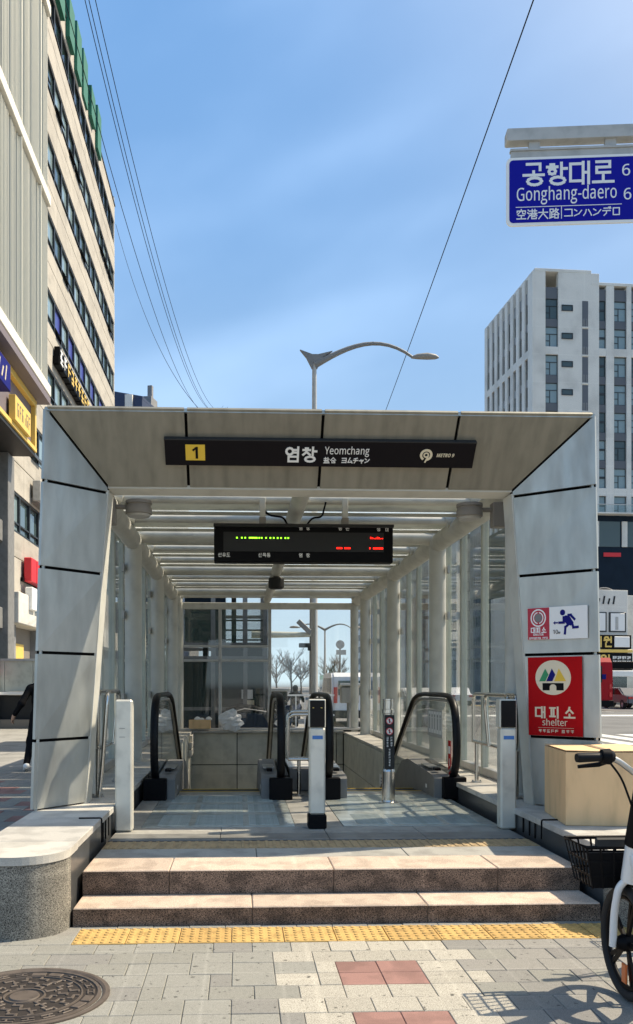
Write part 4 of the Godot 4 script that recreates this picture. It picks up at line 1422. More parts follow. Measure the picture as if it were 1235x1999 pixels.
# ---------------------------------------------------------------- things hung under the canopy
func make_hung_things() -> void:
	# train board
	var t := thing("train_board", "black train information board with lit rows hanging under the canopy", "information board")
	pbox("case", M.black, t, -0.262, 1.597, 2.725, 3.113, 9.0, 9.16, 0.008)
	pbox("hood", M.dark_grey, t, -0.266, 1.601, 3.085, 3.118, 8.96, 8.999, 0.004)
	pbox("screen", M.dark_grey, t, -0.165, 1.50, 2.835, 3.035, 8.994, 8.9995)
	var f := frame(V(-0.262, 2.725, 8.994), Vector3.RIGHT, Vector3.UP)
	var g := MB.new()
	g.x = f
	for x in [0.23, 0.28, 0.315, 0.36, 0.375, 0.39, 0.405, 0.42, 0.435, 0.46, 0.485, 0.53, 0.575, 0.61, 0.65, 0.685, 0.73, 0.76]:
		g.ext(rect(x, 0.242, x + 0.014, 0.256), 0.0, 0.002)
	part("green_display_row", g, M.led_green, t)
	var r := MB.new()
	r.x = f
	for x in [1.27, 1.285, 1.3, 1.315, 1.35, 1.37, 1.385, 1.4, 1.61, 1.65, 1.665, 1.68, 1.695, 1.71, 1.725, 1.74]:
		r.ext(rect(x, 0.14, x + 0.012, 0.156), 0.0, 0.002)
	for x in [1.62, 1.64, 1.66, 1.672, 1.69, 1.705, 1.72, 1.74]:
		r.ext(rect(x, 0.246, x + 0.012, 0.258 + 0.008 * sin(x * 90)), 0.0, 0.002)
	part("red_display_row", r, M.led_red, t)
	var w := MB.new()
	w.x = f
	write(w, "염창", 0.88, 0.372, 0.033, 0.037, 0.075, 0.006)
	write(w, "등촌", 1.29, 0.372, 0.033, 0.037, 0.075, 0.006)
	write(w, "증", 1.69, 0.366, 0.033, 0.037, 0.075, 0.006)
	write(w, "미", 1.78, 0.362, 0.033, 0.037, 0.075, 0.006)
	write(w, "선유도", 0.045, 0.09, 0.033, 0.037, 0.043, 0.006)
	write(w, "신목동", 0.46, 0.09, 0.033, 0.037, 0.043, 0.006)
	write(w, "염창", 0.88, 0.09, 0.033, 0.037, 0.075, 0.006)
	part("lettering", w, M.letter_white, t)
	for x in [0.24, 1.10]:
		pbox("hanger", M.cream_paint, t, x - 0.03, x + 0.03, 3.12, 3.40, 9.02, 9.08, 0.004)
		pbox("hanger_bracket", M.lamp_grey, t, x - 0.034, x + 0.034, 3.119, 3.19, 9.0, 9.1)
	ptube("cable", M.black, t, bend([V(0.5, 3.12, 9.06), V(0.46, 3.2, 9.05), V(0.3, 3.22, 9.05), V(0.24, 3.3, 9.05)], 0.06), 0.011, 6)
	ptube("cable", M.black, t, bend([V(0.7, 3.12, 9.06), V(0.76, 3.2, 9.05), V(0.86, 3.2, 9.05), V(0.9, 3.36, 9.05)], 0.06), 0.011, 6)
	# drum lamps on the backs of the pillars
	for side in 2:
		var x: float = [-0.93, 2.16][side]
		var s: float = [-1.0, 1.0][side]
		var l := thing("drum_lamp", ["round grey drum lamp fixed behind the pillar without signs", "round grey drum lamp fixed behind the pillar with the red poster"][side], "lamp", V(x, 3.08, 8.1), "drum lamps behind the portal")
		var b := MB.new()
		b.lathe(Vector3.ZERO, [Vector2(0.118, 0.075), Vector2(0.122, 0.07), Vector2(0.122, 0.045), Vector2(0.112, 0.043), Vector2(0.112, 0.012), Vector2(0.122, 0.01), Vector2(0.122, -0.045), Vector2(0.11, -0.052)], 28)
		b.lathe(Vector3.ZERO, [Vector2(0, 0.078), Vector2(0.118, 0.075)], 28)
		part("drum", b, M.lamp_grey, l)
		var gl := MB.new()
		gl.lathe(Vector3.ZERO, [Vector2(0.11, -0.05), Vector2(0.1, -0.07), Vector2(0.06, -0.08), Vector2(0, -0.083)], 24)
		part("lens", gl, M.pale_grey, l)
		ptube("arm", M.lamp_grey, l, [Vector3(s * 0.11, 0.02, 0), Vector3(s * 0.22, 0.02, 0)], 0.022, 8)
		var bk := MB.new()
		bk.box(Vector3(s * 0.275, -0.03, 0.0), Vector3(0.13, 0.23, 0.12), 0.006)
		part("bracket", bk, M.lamp_grey, l)
	var c := thing("ceiling_camera", "small dark drum camera under the middle of the canopy roof", "security camera", V(0.61, 3.13, 14.4))
	var cbm := MB.new()
	cbm.lathe(Vector3.ZERO, [Vector2(0, 0.1), Vector2(0.12, 0.1), Vector2(0.13, 0.08), Vector2(0.13, -0.06), Vector2(0.1, -0.085), Vector2(0, -0.095)], 24)
	part("housing", cbm, M.dark_grey, c)
	ptube("stem", M.lamp_grey, c, [Vector3(0, 0.1, 0), Vector3(0, 0.14, 0)], 0.05, 10)


# ---------------------------------------------------------------- signs
func make_signs() -> void:
	# station name board, parallel to the header
	var t := thing("station_sign", "long black station name board with yellow exit number one on the header", "station sign")
	var f := face_header * Transform3D(Basis(), Vector3(0, 0, 0.05))
	var y0 := 0.232
	var y1 := 0.447
	flat("board", rect(-1.255, y0, 1.245, y1), M.board_black, t, f, -0.045, 0.0)
	flat("top_edge", rect(-1.257, y1, 1.247, y1 + 0.008), M.dark_grey, t, f, -0.046, 0.001)
	flat("number_field", rect(-1.09, y0 + 0.045, -0.935, y1 - 0.036), M.yellow, t, f, 0.0, 0.003)
	latin(t, "1", M.black, f * Transform3D(Basis(), Vector3(-1.038, y0 + 0.061, 0.003)), 0.047, 0.1, true)
	var w := MB.new()
	w.x = f
	write(w, "염창", -0.285, y1 - 0.05, 0.106, 0.12, 0.136, 0.0172, 0.003)
	part("lettering", w, M.letter_white, t)
	latin(t, "Yeomchang", M.letter_white, f * Transform3D(Basis(), Vector3(0.025, y0 + 0.09, 0)), 0.36, 0.088)
	var k := MB.new()
	k.x = f
	write(k, "盐仓", 0.022, y0 + 0.082, 0.046, 0.05, 0.053, 0.0062, 0.003)
	write(k, "ヨムチャン", 0.166, y0 + 0.082, 0.042, 0.048, 0.047, 0.0072, 0.003)
	part("lettering", k, M.letter_white, t)
	var logo := MB.new()
	logo.x = f
	var c := Vector2(0.85, y0 + 0.112)
	for i in 30:
		var a := deg_to_rad(-70.0 + i * 10.0)
		var b := deg_to_rad(-70.0 + (i + 1) * 10.0)
		logo.seg(c + Vector2(cos(a), sin(a)) * 0.041, c + Vector2(cos(b), sin(b)) * 0.041, 0.018, 0.003)
	for i in 18:
		var a := TAU * i / 18
		var b := TAU * (i + 1) / 18
		logo.seg(c + Vector2(cos(a), sin(a)) * 0.017, c + Vector2(cos(b), sin(b)) * 0.017, 0.011, 0.003)
	logo.seg(c + Vector2(0.018, -0.008), c + Vector2(-0.002, -0.06), 0.012, 0.003)
	part("emblem", logo, M.sign_cream, t)
	latin(t, "METRO 9", M.sign_cream, f * Transform3D(Basis(), Vector3(0.935, y0 + 0.096, 0)), 0.14, 0.03, true, 0.2)

	# the two posters on the right-hand pillar
	var g: Transform3D = face_right[0]
	var p := thing("escape_sign", "white and crimson shelter direction sign with a running figure", "sign")
	var yb := 1.355
	var yt := 1.62
	# the leaning inner edge moves the signs with their height
	var x0 := 0.022
	flat("plate", rect(x0, yb, x0 + 0.56, yt), M.white, p, g, 0.001, 0.008)
	flat("red_field", rect(x0 + 0.002, yb + 0.002, x0 + 0.21, yt - 0.002), M.sign_crimson, p, g, 0.0082, 0.0095)
	var em := MB.new()
	em.x = g
	var ec := Vector2(x0 + 0.105, yt - 0.085)
	for i in 24:
		var a := TAU * i / 24
		var b := TAU * (i + 1) / 24
		em.seg(ec + Vector2(cos(a), sin(a)) * 0.068, ec + Vector2(cos(b), sin(b)) * 0.068, 0.011, 0.0105)
		if i % 12 not in [5, 6]:
			var a2 := a
			em.seg(ec + Vector2(cos(a2), sin(a2)) * 0.045, ec + Vector2(cos(b), sin(b)) * 0.045, 0.009, 0.0105)
	write(em, "대피소", x0 + 0.035, yb + 0.1, 0.04, 0.042, 0.051, 0.008, 0.0105)
	part("emblem", em, M.white, p)
	flat("emblem_disc", disc(0.034, 18, ec), M.mid_grey, p, g, 0.0096, 0.0106)
	latin(p, "SHELTER", M.white, g * Transform3D(Basis(), Vector3(x0 + 0.055, yb + 0.034, 0.0096)), 0.1, 0.017, true)
	var sm := MB.new()
	sm.x = g
	blur(sm, 7, x0 + 0.015, yb + 0.022, 0.014, 0.016, 0.0165, 0.0032, 0.0105)
	blur(sm, 3, x0 + 0.145, yb + 0.022, 0.014, 0.016, 0.0165, 0.0032, 0.0105)
	part("lettering", sm, M.white, p)
	var run := MB.new()
	run.x = g * Transform3D(Basis(), Vector3(x0 + 0.21, yb, 0.0))
	run.ext(disc(0.024, 16, Vector2(0.125, 0.215)), 0.0082, 0.0105)
	run.ext(PackedVector2Array([Vector2(0.122, 0.17), Vector2(0.15, 0.19), Vector2(0.185, 0.188), Vector2(0.225, 0.13), Vector2(0.2, 0.105), Vector2(0.165, 0.115), Vector2(0.14, 0.14)]), 0.0082, 0.0104)
	for s in [[0.18, 0.192, 0.2, 0.192], [0.2, 0.19, 0.232, 0.158], [0.135, 0.175, 0.135, 0.135], [0.135, 0.133, 0.095, 0.133], [0.19, 0.125, 0.15, 0.095], [0.15, 0.095, 0.145, 0.045], [0.212, 0.125, 0.222, 0.092], [0.222, 0.09, 0.262, 0.092]]:
		run.seg(Vector2(s[0], s[1]), Vector2(s[2], s[3]), 0.02, 0.0104)
	run.seg(Vector2(0.05, 0.133), Vector2(0.075, 0.133), 0.011, 0.0102)
	run.ext(PackedVector2Array([Vector2(0.035, 0.133), Vector2(0.055, 0.148), Vector2(0.055, 0.118)]), 0.0082, 0.0101)
	part("running_figure", run, M.sign_navy, p)
	latin(p, "10", M.black, g * Transform3D(Basis(), Vector3(x0 + 0.245, yb + 0.042, 0.0082)), 0.045, 0.035)
	latin(p, "M", M.black, g * Transform3D(Basis(), Vector3(x0 + 0.294, yb + 0.043, 0.0082)), 0.016, 0.018)

	var q := thing("shelter_poster", "red shelter poster with mountains and tunnel emblem on the pillar", "poster")
	g = face_right[1]
	var pb := 0.56
	var pt := 1.21
	var px := 0.002
	flat("sheet", rect(px, pb, px + 0.435, pt), M.sign_red, q, g, 0.001, 0.004)
	var dc := Vector2(px + 0.205, pt - 0.17)
	flat("disc", disc(0.143, 40, dc), M.sign_cream, q, g, 0.0042, 0.0052)
	flat("green_peak", PackedVector2Array([Vector2(-0.112, -0.03), Vector2(-0.062, 0.075), Vector2(-0.035, 0.025), Vector2(-0.062, -0.03)]) * Transform2D(0, -dc), M.sign_green, q, g, 0.0054, 0.0062)
	flat("blue_peak", PackedVector2Array([Vector2(-0.055, -0.03), Vector2(-0.008, 0.075), Vector2(0.02, 0.025), Vector2(-0.005, -0.03)]) * Transform2D(0, -dc), M.sign_navy, q, g, 0.0054, 0.0062)
	flat("yellow_peak", PackedVector2Array([Vector2(0.01, -0.03), Vector2(0.048, 0.075), Vector2(0.105, -0.03)]) * Transform2D(0, -dc), M.yellow, q, g, 0.0054, 0.0062)
	var tun := PackedVector2Array([Vector2(-0.085, -0.045), Vector2(-0.085, -0.105), Vector2(-0.027, -0.105)])
	for i in 9:
		var a := PI - PI * i / 8
		tun.append(Vector2(cos(a) * 0.027, -0.078 + sin(a) * 0.024))
	tun.append_array(PackedVector2Array([Vector2(0.027, -0.105), Vector2(0.085, -0.105), Vector2(0.085, -0.045)]))
	flat("tunnel_mark", tun * Transform2D(0, -dc), M.black, q, g, 0.0054, 0.0062)
	var wt := MB.new()
	wt.x = g
	write(wt, "대피소", px + 0.06, pb + 0.235, 0.078, 0.085, 0.117, 0.014, 0.0062)
	blur(wt, 5, px + 0.085, pb + 0.052, 0.024, 0.026, 0.033, 0.0042, 0.0055)
	blur(wt, 3, px + 0.27, pb + 0.052, 0.024, 0.026, 0.036, 0.0042, 0.0055)
	wt.seg(Vector2(px + 0.08, pb + 0.066), Vector2(px + 0.365, pb + 0.066), 0.002, 0.0055)
	part("lettering", wt, M.sign_cream, q)
	latin(q, "shelter", M.sign_cream, g * Transform3D(Basis(), Vector3(px + 0.115, pb + 0.083, 0.0042)), 0.2, 0.058)

	# the street name sign on its arm
	var r := thing("street_name_sign", "blue street name sign hanging from a grey arm against the sky", "street sign")
	var yaw := deg_to_rad(6.0)
	var sf := frame(V(3.475, 7.43, 11.2), Vector3(cos(yaw), 0, sin(yaw)), Vector3.UP)
	flat("backing", rect(0, 0, 2.05, 0.885, 0.07), M.white, r, sf, -0.03, 0.0)
	flat("blue_face", rect(0.035, 0.035, 2.015, 0.85, 0.05), M.road_blue, r, sf, 0.0, 0.004)
	var kt := MB.new()
	kt.x = sf * Transform3D(Basis(), Vector3(0, 0, 0.004))
	write(kt, "공항대로", 0.22, 0.79, 0.25, 0.27, 0.295, 0.035, 0.003)
	write(kt, "空港大路", 0.125, 0.205, 0.125, 0.13, 0.14, 0.0135, 0.003)
	write(kt, "コンハンデロ", 0.735, 0.205, 0.11, 0.12, 0.121, 0.0135, 0.003)
	kt.seg(Vector2(0.12, 0.235), Vector2(1.46, 0.235), 0.008, 0.003)
	kt.seg(Vector2(0.70, 0.225), Vector2(0.70, 0.075), 0.009, 0.003)
	part("lettering", kt, M.letter_white, r)
	var lf := kt.x
	latin(r, "Gonghang-daero", M.letter_white, lf * Transform3D(Basis(), Vector3(0.13, 0.262, 0)), 1.27, 0.235)
	latin(r, "6", M.letter_white, lf * Transform3D(Basis(), Vector3(1.47, 0.60, 0)), 0.1, 0.15)
	latin(r, "6", M.letter_white, lf * Transform3D(Basis(), Vector3(1.49, 0.29, 0)), 0.095, 0.15)
	flat("upper_rail", rect(0.06, 0.89, 2.05, 0.97), M.pale_grey, r, sf, -0.05, -0.005)
	flat("upper_rail", rect(0.05, 0.972, 2.05, 1.0), M.pale_grey, r, sf, -0.07, 0.01)
	for x in [0.36, 1.33]:
		flat("clamp", rect(x - 0.07, 0.99, x + 0.07, 1.1), M.pale_grey, r, sf, -0.07, -0.01)
	flat("arm", rect(0.0, 1.095, 2.35, 1.25, 0.02), M.pale_grey, r, sf, -0.13, 0.03)
	var e: Vector3 = sf * Vector3(2.3, 0, -0.05)
	ptube("pole", M.pale_grey, r, [Vector3(e.x, 0.0, e.z), Vector3(e.x, 8.75, e.z)], [0.14, 0.1], 16)


# ---------------------------------------------------------------- houses on the left
# a frame on a wall that runs along the street on the left and faces it: local x runs away from the camera
func left_wall(x: float, d: float) -> Transform3D:
	return Transform3D(Basis(Vector3(0, 0, -1), Vector3.UP, Vector3(1, 0, 0)), V(x, 0, d))


func window_parts(f: MB, g: MB, w: float, h: float, bars: Array, t := 0.07, dz := 0.06) -> void:
	# frame bars round and across an opening of w by h with its lower left corner at the origin; the glass behind
	f.ext(rect(0, 0, w, t), -dz, dz * 0.5)
	f.ext(rect(0, h - t, w, h), -dz, dz * 0.5)
	f.ext(rect(0, t, t, h - t), -dz, dz * 0.5)
	f.ext(rect(w - t, t, w, h - t), -dz, dz * 0.5)
	for b in bars:
		f.ext(rect(b[0], b[1], b[2], b[3]), -dz, dz * 0.4)
	g.ext(rect(t, t, w - t, h - t), -dz * 0.7, -dz * 0.5)


func make_left_buildings() -> void:
	# the louvred house: upper storeys stand out over the shops
	var t := thing("louvred_building", "grey building wrapped in vertical louvre fins above a yellow framed fascia", "building")
	var x := -7.6
	pbox("upper_wall", M.louver_back, t, -16.0, x - 0.16, 12.7, 44.0, 14.0, 34.4)
	var fin := MB.new()
	fin.box(Vector3(0, 3.5, 0), Vector3(0.2, 7.0, 0.05), 0.008)
	var fm := fin.mesh()
	var wide := MB.new()
	wide.box(Vector3(0, 3.5, 0), Vector3(0.26, 7.0, 0.34), 0.01)
	var wm := wide.mesh()
	for tier in 4:
		var y0 := 12.75 + tier * 7.45
		pbox("white_beam", M.louver_beam, t, x - 0.15, x + 0.22, y0, y0 + 0.42, 14.0, 34.5, 0.02)
		for k in 72:
			var d := 34.42 - k * 0.17 - (0.35 if k % 17 == 16 else 0.0)
			if k % 17 == 11 and tier % 2 == 0 or k % 17 == 5 and tier % 2 == 1:
				continue
			var o := part("louvre_fin", fm if k % 17 != 8 else wm, M.louver, t)
			o.position = V(x + (0.0 if k % 17 != 8 else 0.03), y0 + 0.425, d)
			o.rotation.y = 0.25
	# fascia and shop front below
	pbox("soffit", M.plum, t, -16.0, x + 0.2, 12.45, 12.7, 14.0, 34.5)
	pbox("fascia_panel", M.plum, t, -12.0, -8.02, 10.6, 12.44, 14.0, 34.0)
	for e in [[12.2, 12.44, 14.0, 34.1], [10.45, 10.62, 14.0, 34.1]]:
		pbox("yellow_frame", M.shop_gold, t, -8.3, -7.84, e[0], e[1], e[2], e[3], 0.01)
	pbox("yellow_frame", M.shop_gold, t, -8.3, -7.85, 10.62, 12.2, 33.9, 34.1, 0.01)
	pbox("fascia_soffit", M.dark_grey, t, -12.0, -7.9, 10.3, 10.45, 14.0, 34.05)
	pbox("pilaster", M.mid_grey, t, -9.6, -8.75, 0, 10.3, 33.4, 34.3, 0.02)
	pbox("shop_front", M.window_dark, t, -12.0, -9.3, 0, 10.3, 14.0, 33.4)
	for y in [3.6, 6.9]:
		pbox("lintel", M.mid_grey, t, -9.4, -8.95, y, y + 0.8, 14.0, 33.4, 0.02)
	var ys := thing("yellow_block_sign", "yellow block sign with raised letters on the fascia ledge", "sign")
	pbox("block", M.shop_gold, ys, -7.95, -7.72, 10.63, 11.5, 30.4, 32.6, 0.01)
	var yl := MB.new()
	yl.x = left_wall(-7.72, 30.5)
	for k in 6:
		for s in [[0.0, 0.0, 0.0, 1.0], [0.0, 1.0, 0.7, 1.0], [0.0, 0.5, 0.6, 0.5], [0.6, 0.0, 0.6, 0.5]]:
			if (k * 3 + int(s[0] * 10) + int(s[3] * 7)) % 4:
				yl.seg(Vector2(0.2 + k * 0.32 + s[0] * 0.2, 10.85 + s[1] * 0.42), Vector2(0.2 + k * 0.32 + s[2] * 0.2, 10.85 + s[3] * 0.42), 0.05, 0.01)
	part("lettering", yl, M.stone_core, ys)
	var bs := thing("blue_sign", "dark blue sign with pale script standing out from the fascia", "sign")
	pbox("box", M.sign_navy, bs, -8.0, -7.6, 11.2, 12.1, 25.0, 29.3, 0.02)
	var bl := MB.new()
	bl.x = left_wall(-7.6, 25.0)
	for k in 9:
		bl.seg(Vector2(0.4 + k * 0.4, 11.4), Vector2(0.55 + k * 0.4, 11.85 - 0.15 * (k % 2)), 0.07, 0.02)
	part("lettering", bl, M.sign_cream, bs)

	# the pale stone office house
	var b := thing("office_building", "tall pale stone office building with dark ribbon windows", "building")
	var X := -9.0
	pbox("core", M.stone_core, b, -24.0, X - 0.4, 0, 37.0, 34.6, 63.0)
	pbox("end_wall", M.stone_beige_1, b, -24.0, X - 0.02, 0, 36.6, 63.0, 63.3)
	var n := 13
	var w := (63.3 - 34.6) / n
	var sill := [7.64, 11.29, 14.94, 18.59, 22.24, 25.89, 29.54, 33.15]
	var pm := {}
	var prev := 5.2
	for fl in sill.size():
		var spans := [[prev, (prev + sill[fl]) / 2 + 0.2], [(prev + sill[fl]) / 2 + 0.2, sill[fl]]]
		for s in spans:
			var h: float = s[1] - s[0]
			var key := "%.2f" % h
			if not pm.has(key):
				var m := MB.new()
				m.box(Vector3(-0.15, h / 2, 0), Vector3(0.3, h - 0.03, w - 0.02), 0.01)
				pm[key] = m.mesh()
			for k in n:
				var o := part("stone_panel", pm[key], M["stone_beige_%d" % rng.randi_range(0, 2)], b)
				o.position = V(X, s[0], 34.6 + (k + 0.5) * w)
		prev = sill[fl] + 1.6
	var wf := MB.new()
	var wg := MB.new()
	var ww := (63.3 - 34.6) / 17
	window_parts(wf, wg, ww, 1.59, [[0.07, 0.36, ww - 0.07, 0.42]], 0.075, 0.1)
	var wfm := wf.mesh()
	var wgm := wg.mesh()
	var sash := MB.new()
	sash.ext(rect(0.1, -0.42, ww - 0.1, 0.0), -0.02, 0.02)
	var sashm := sash.mesh()
	for fl in sill.size():
		for k in 17:
			var o := part("window", wfm, M.window_frame, b)
			o.transform = left_wall(X - 0.08, 34.6 + k * ww) * Transform3D(Basis(), Vector3(0, sill[fl] + 0.005, 0))
			var gm: Material = M.window_pale if rng.randf() < 0.55 else M.window_glass
			if fl == 7:
				gm = M.window_dark
			elif fl == 3:
				gm = M.film_blue if k % 2 else M.window_pale
			part("pane", wgm, gm, o)
			if rng.randf() < (0.5 if fl == 6 else 0.12) and fl < 7:
				var s := part("open_sash", sashm, M.window_frame, o)
				s.transform = Transform3D(Basis(Vector3.RIGHT, -0.5), Vector3(0, 0.41, 0.04))
	pbox("parapet", M.stone_beige_0, b, -24.0, X, 34.77, 36.0, 34.6, 63.3, 0.02)
	pbox("parapet_cap", M.window_frame, b, -24.0, X + 0.05, 36.0, 36.12, 34.6, 63.35)
	for k in 9:
		var d := 36.0 + k * 2.35 + rng.randf_range(-0.2, 0.2)
		pbox("green_screen", M.roof_green, b, X - 0.4, X + 0.1 + rng.randf_range(0, 0.15), 34.9 + rng.randf_range(0, 0.7), 37.4 + rng.randf_range(-0.3, 0.5), d, d + 1.4)
	# ground floor
	pbox("canopy_band", M.wall_pale, b, -10.0, X + 0.35, 3.9, 5.15, 34.6, 63.0, 0.03)
	pbox("shop_recess", M.window_dark, b, -11.0, X - 0.41, 0, 3.9, 34.6, 63.0)
	for k in 6:
		pbox("shop_pier", M.wall_grey, b, X - 0.4, X - 0.05, 0, 3.9, 35.2 + k * 4.4, 35.7 + k * 4.4)
	pbox("shop_poster", M.shop_gold, b, X - 0.35, X - 0.3, 1.7, 3.2, 36.4, 38.0)
	# signs fixed on the stone
	var s1 := thing("letter_sign", "row of black and yellow letters on a dark rail on the stone facade", "sign")
	pbox("rail", M.black, s1, X + 0.01, X + 0.3, 17.0, 17.35, 42.4, 51.0)
	for k in 9:
		var d := 42.5 + k * 0.93
		pbox("letter_block", M.black, s1, X + 0.05, X + 0.34, 16.95, 17.85, d, d + 0.75, 0.02)
		var lb := MB.new()
		lb.x = left_wall(X + 0.34, d)
		blur(lb, 1, 0.06, 17.78, 0.62, 0.72, 0.7, 0.11, 0.02)
		part("lettering", lb, M.white if k < 2 else M.shop_gold, s1)
	var s2 := thing("letter_sign", "red letter sign on the stone facade above the blue one", "sign")
	pbox("rail", M.black, s2, X + 0.01, X + 0.12, 5.75, 5.9, 36.2, 42.0)
	for k in 5:
		pbox("letter_block", M.shop_red, s2, X + 0.1, X + 0.42, 5.75, 6.75, 36.4 + k * 0.98, 37.25 + k * 0.98, 0.03)
	var s3 := thing("letter_sign", "white and pale blue letter sign on the stone facade", "sign")
	pbox("rail", M.black, s3, X + 0.01, X + 0.3, 4.6, 4.75, 35.9, 42.0)
	for k in 5:
		pbox("letter_block", M.shop_blue if k % 2 else M.white, s3, X + 0.2, X + 0.5, 4.55, 5.5, 36.2 + k * 1.0, 37.05 + k * 1.0, 0.03)
	var s4 := thing("letter_sign", "black sign with a white mark under the ledge of the stone facade", "sign")
	pbox("rail", M.mid_grey, s4, X + 0.01, X + 0.3, 9.35, 9.55, 38.0, 43.0)
	for k in 4:
		pbox("letter_block", M.black if k else M.pale_grey, s4, X + 0.1, X + 0.45, 9.4, 10.3, 37.9 + k * 1.1, 38.7 + k * 1.1, 0.03)

	# grey screen wall by the shops
	var h := thing("screen_wall", "low grey panel wall on a dark base beside the shops", "screen wall")
	for k in 5:
		pbox("panel", M.fin_paint, h, -8.9 + k * 0.95, -7.97 + k * 0.95, 1.24, 2.28, 29.9, 30.0, 0.01)
	pbox("top_rail", M.alu, h, -8.95, -4.1, 2.28, 2.36, 29.85, 30.05)
	pbox("ledge", M.white, h, -8.95, -4.1, 1.13, 1.23, 29.6, 30.05, 0.01)
	pbox("base", M.dark_grey, h, -8.9, -4.15, 0.3, 1.12, 29.8, 30.0)
	pbox("plinth", M.stone_core, h, -8.9, -4.15, 0.0, 0.3, 29.5, 30.1)
	var ex := thing("fire_extinguisher", "red topped white cylinder standing by the dark pilaster", "extinguisher", V(-8.15, 0.9, 29.5))
	var eb := MB.new()
	eb.lathe(Vector3.ZERO, [Vector2(0.0, 0.0), Vector2(0.12, 0.0), Vector2(0.12, 0.9), Vector2(0.05, 1.0)], 14)
	part("body", eb, M.white, ex)
	var et := MB.new()
	et.lathe(Vector3.ZERO, [Vector2(0.11, 0.9), Vector2(0.13, 1.0), Vector2(0.08, 1.2), Vector2(0, 1.22)], 14)
	part("top", et, M.shop_red, ex)
	pbox("stand", M.dark_grey, ex, -0.12, 0.12, -0.9, 0.0, -0.12, 0.12)

	# striped block farther along
	var c := thing("striped_building", "dark blue and white striped building beyond the stone offices", "building", V(-17.0, 0, 92.0))
	c.rotation.y = deg_to_rad(-14.0)
	var cm := MB.new()
	cm.box(Vector3(2.6, 15.5, -8), Vector3(9.2, 31.0, 16), 0.02)
	part("wall", cm, M.bluish_clad, c)
	for k in 3:
		var sm := MB.new()
		var sx := -0.6 + k * 3.2
		var sh := 33.25 - (sx + 2.0) * 0.228
		sm.box(Vector3(sx, sh / 2, 0.1), Vector3(0.8, sh, 0.3), 0.02)
		part("white_stripe", sm, M.white_render, c)
	var rf := MB.new()
	rf.x = Transform3D(Basis(), Vector3(0, 0, 0))
	rf.ext(PackedVector2Array([Vector2(-2.0, 31.0), Vector2(7.2, 31.0), Vector2(7.2, 31.3), Vector2(-2.0, 33.4)]), -15.8, -0.1)
	part("sloping_parapet", rf, M.bluish_clad, c)
	var hut := MB.new()
	hut.box(Vector3(6.3, 31.5, -4), Vector3(1.6, 1.6, 2.0), 0.02)
	hut.box(Vector3(6.8, 32.9, -3.6), Vector3(0.5, 1.3, 0.5), 0.02)
	part("roof_hut", hut, M.wall_grey, c)


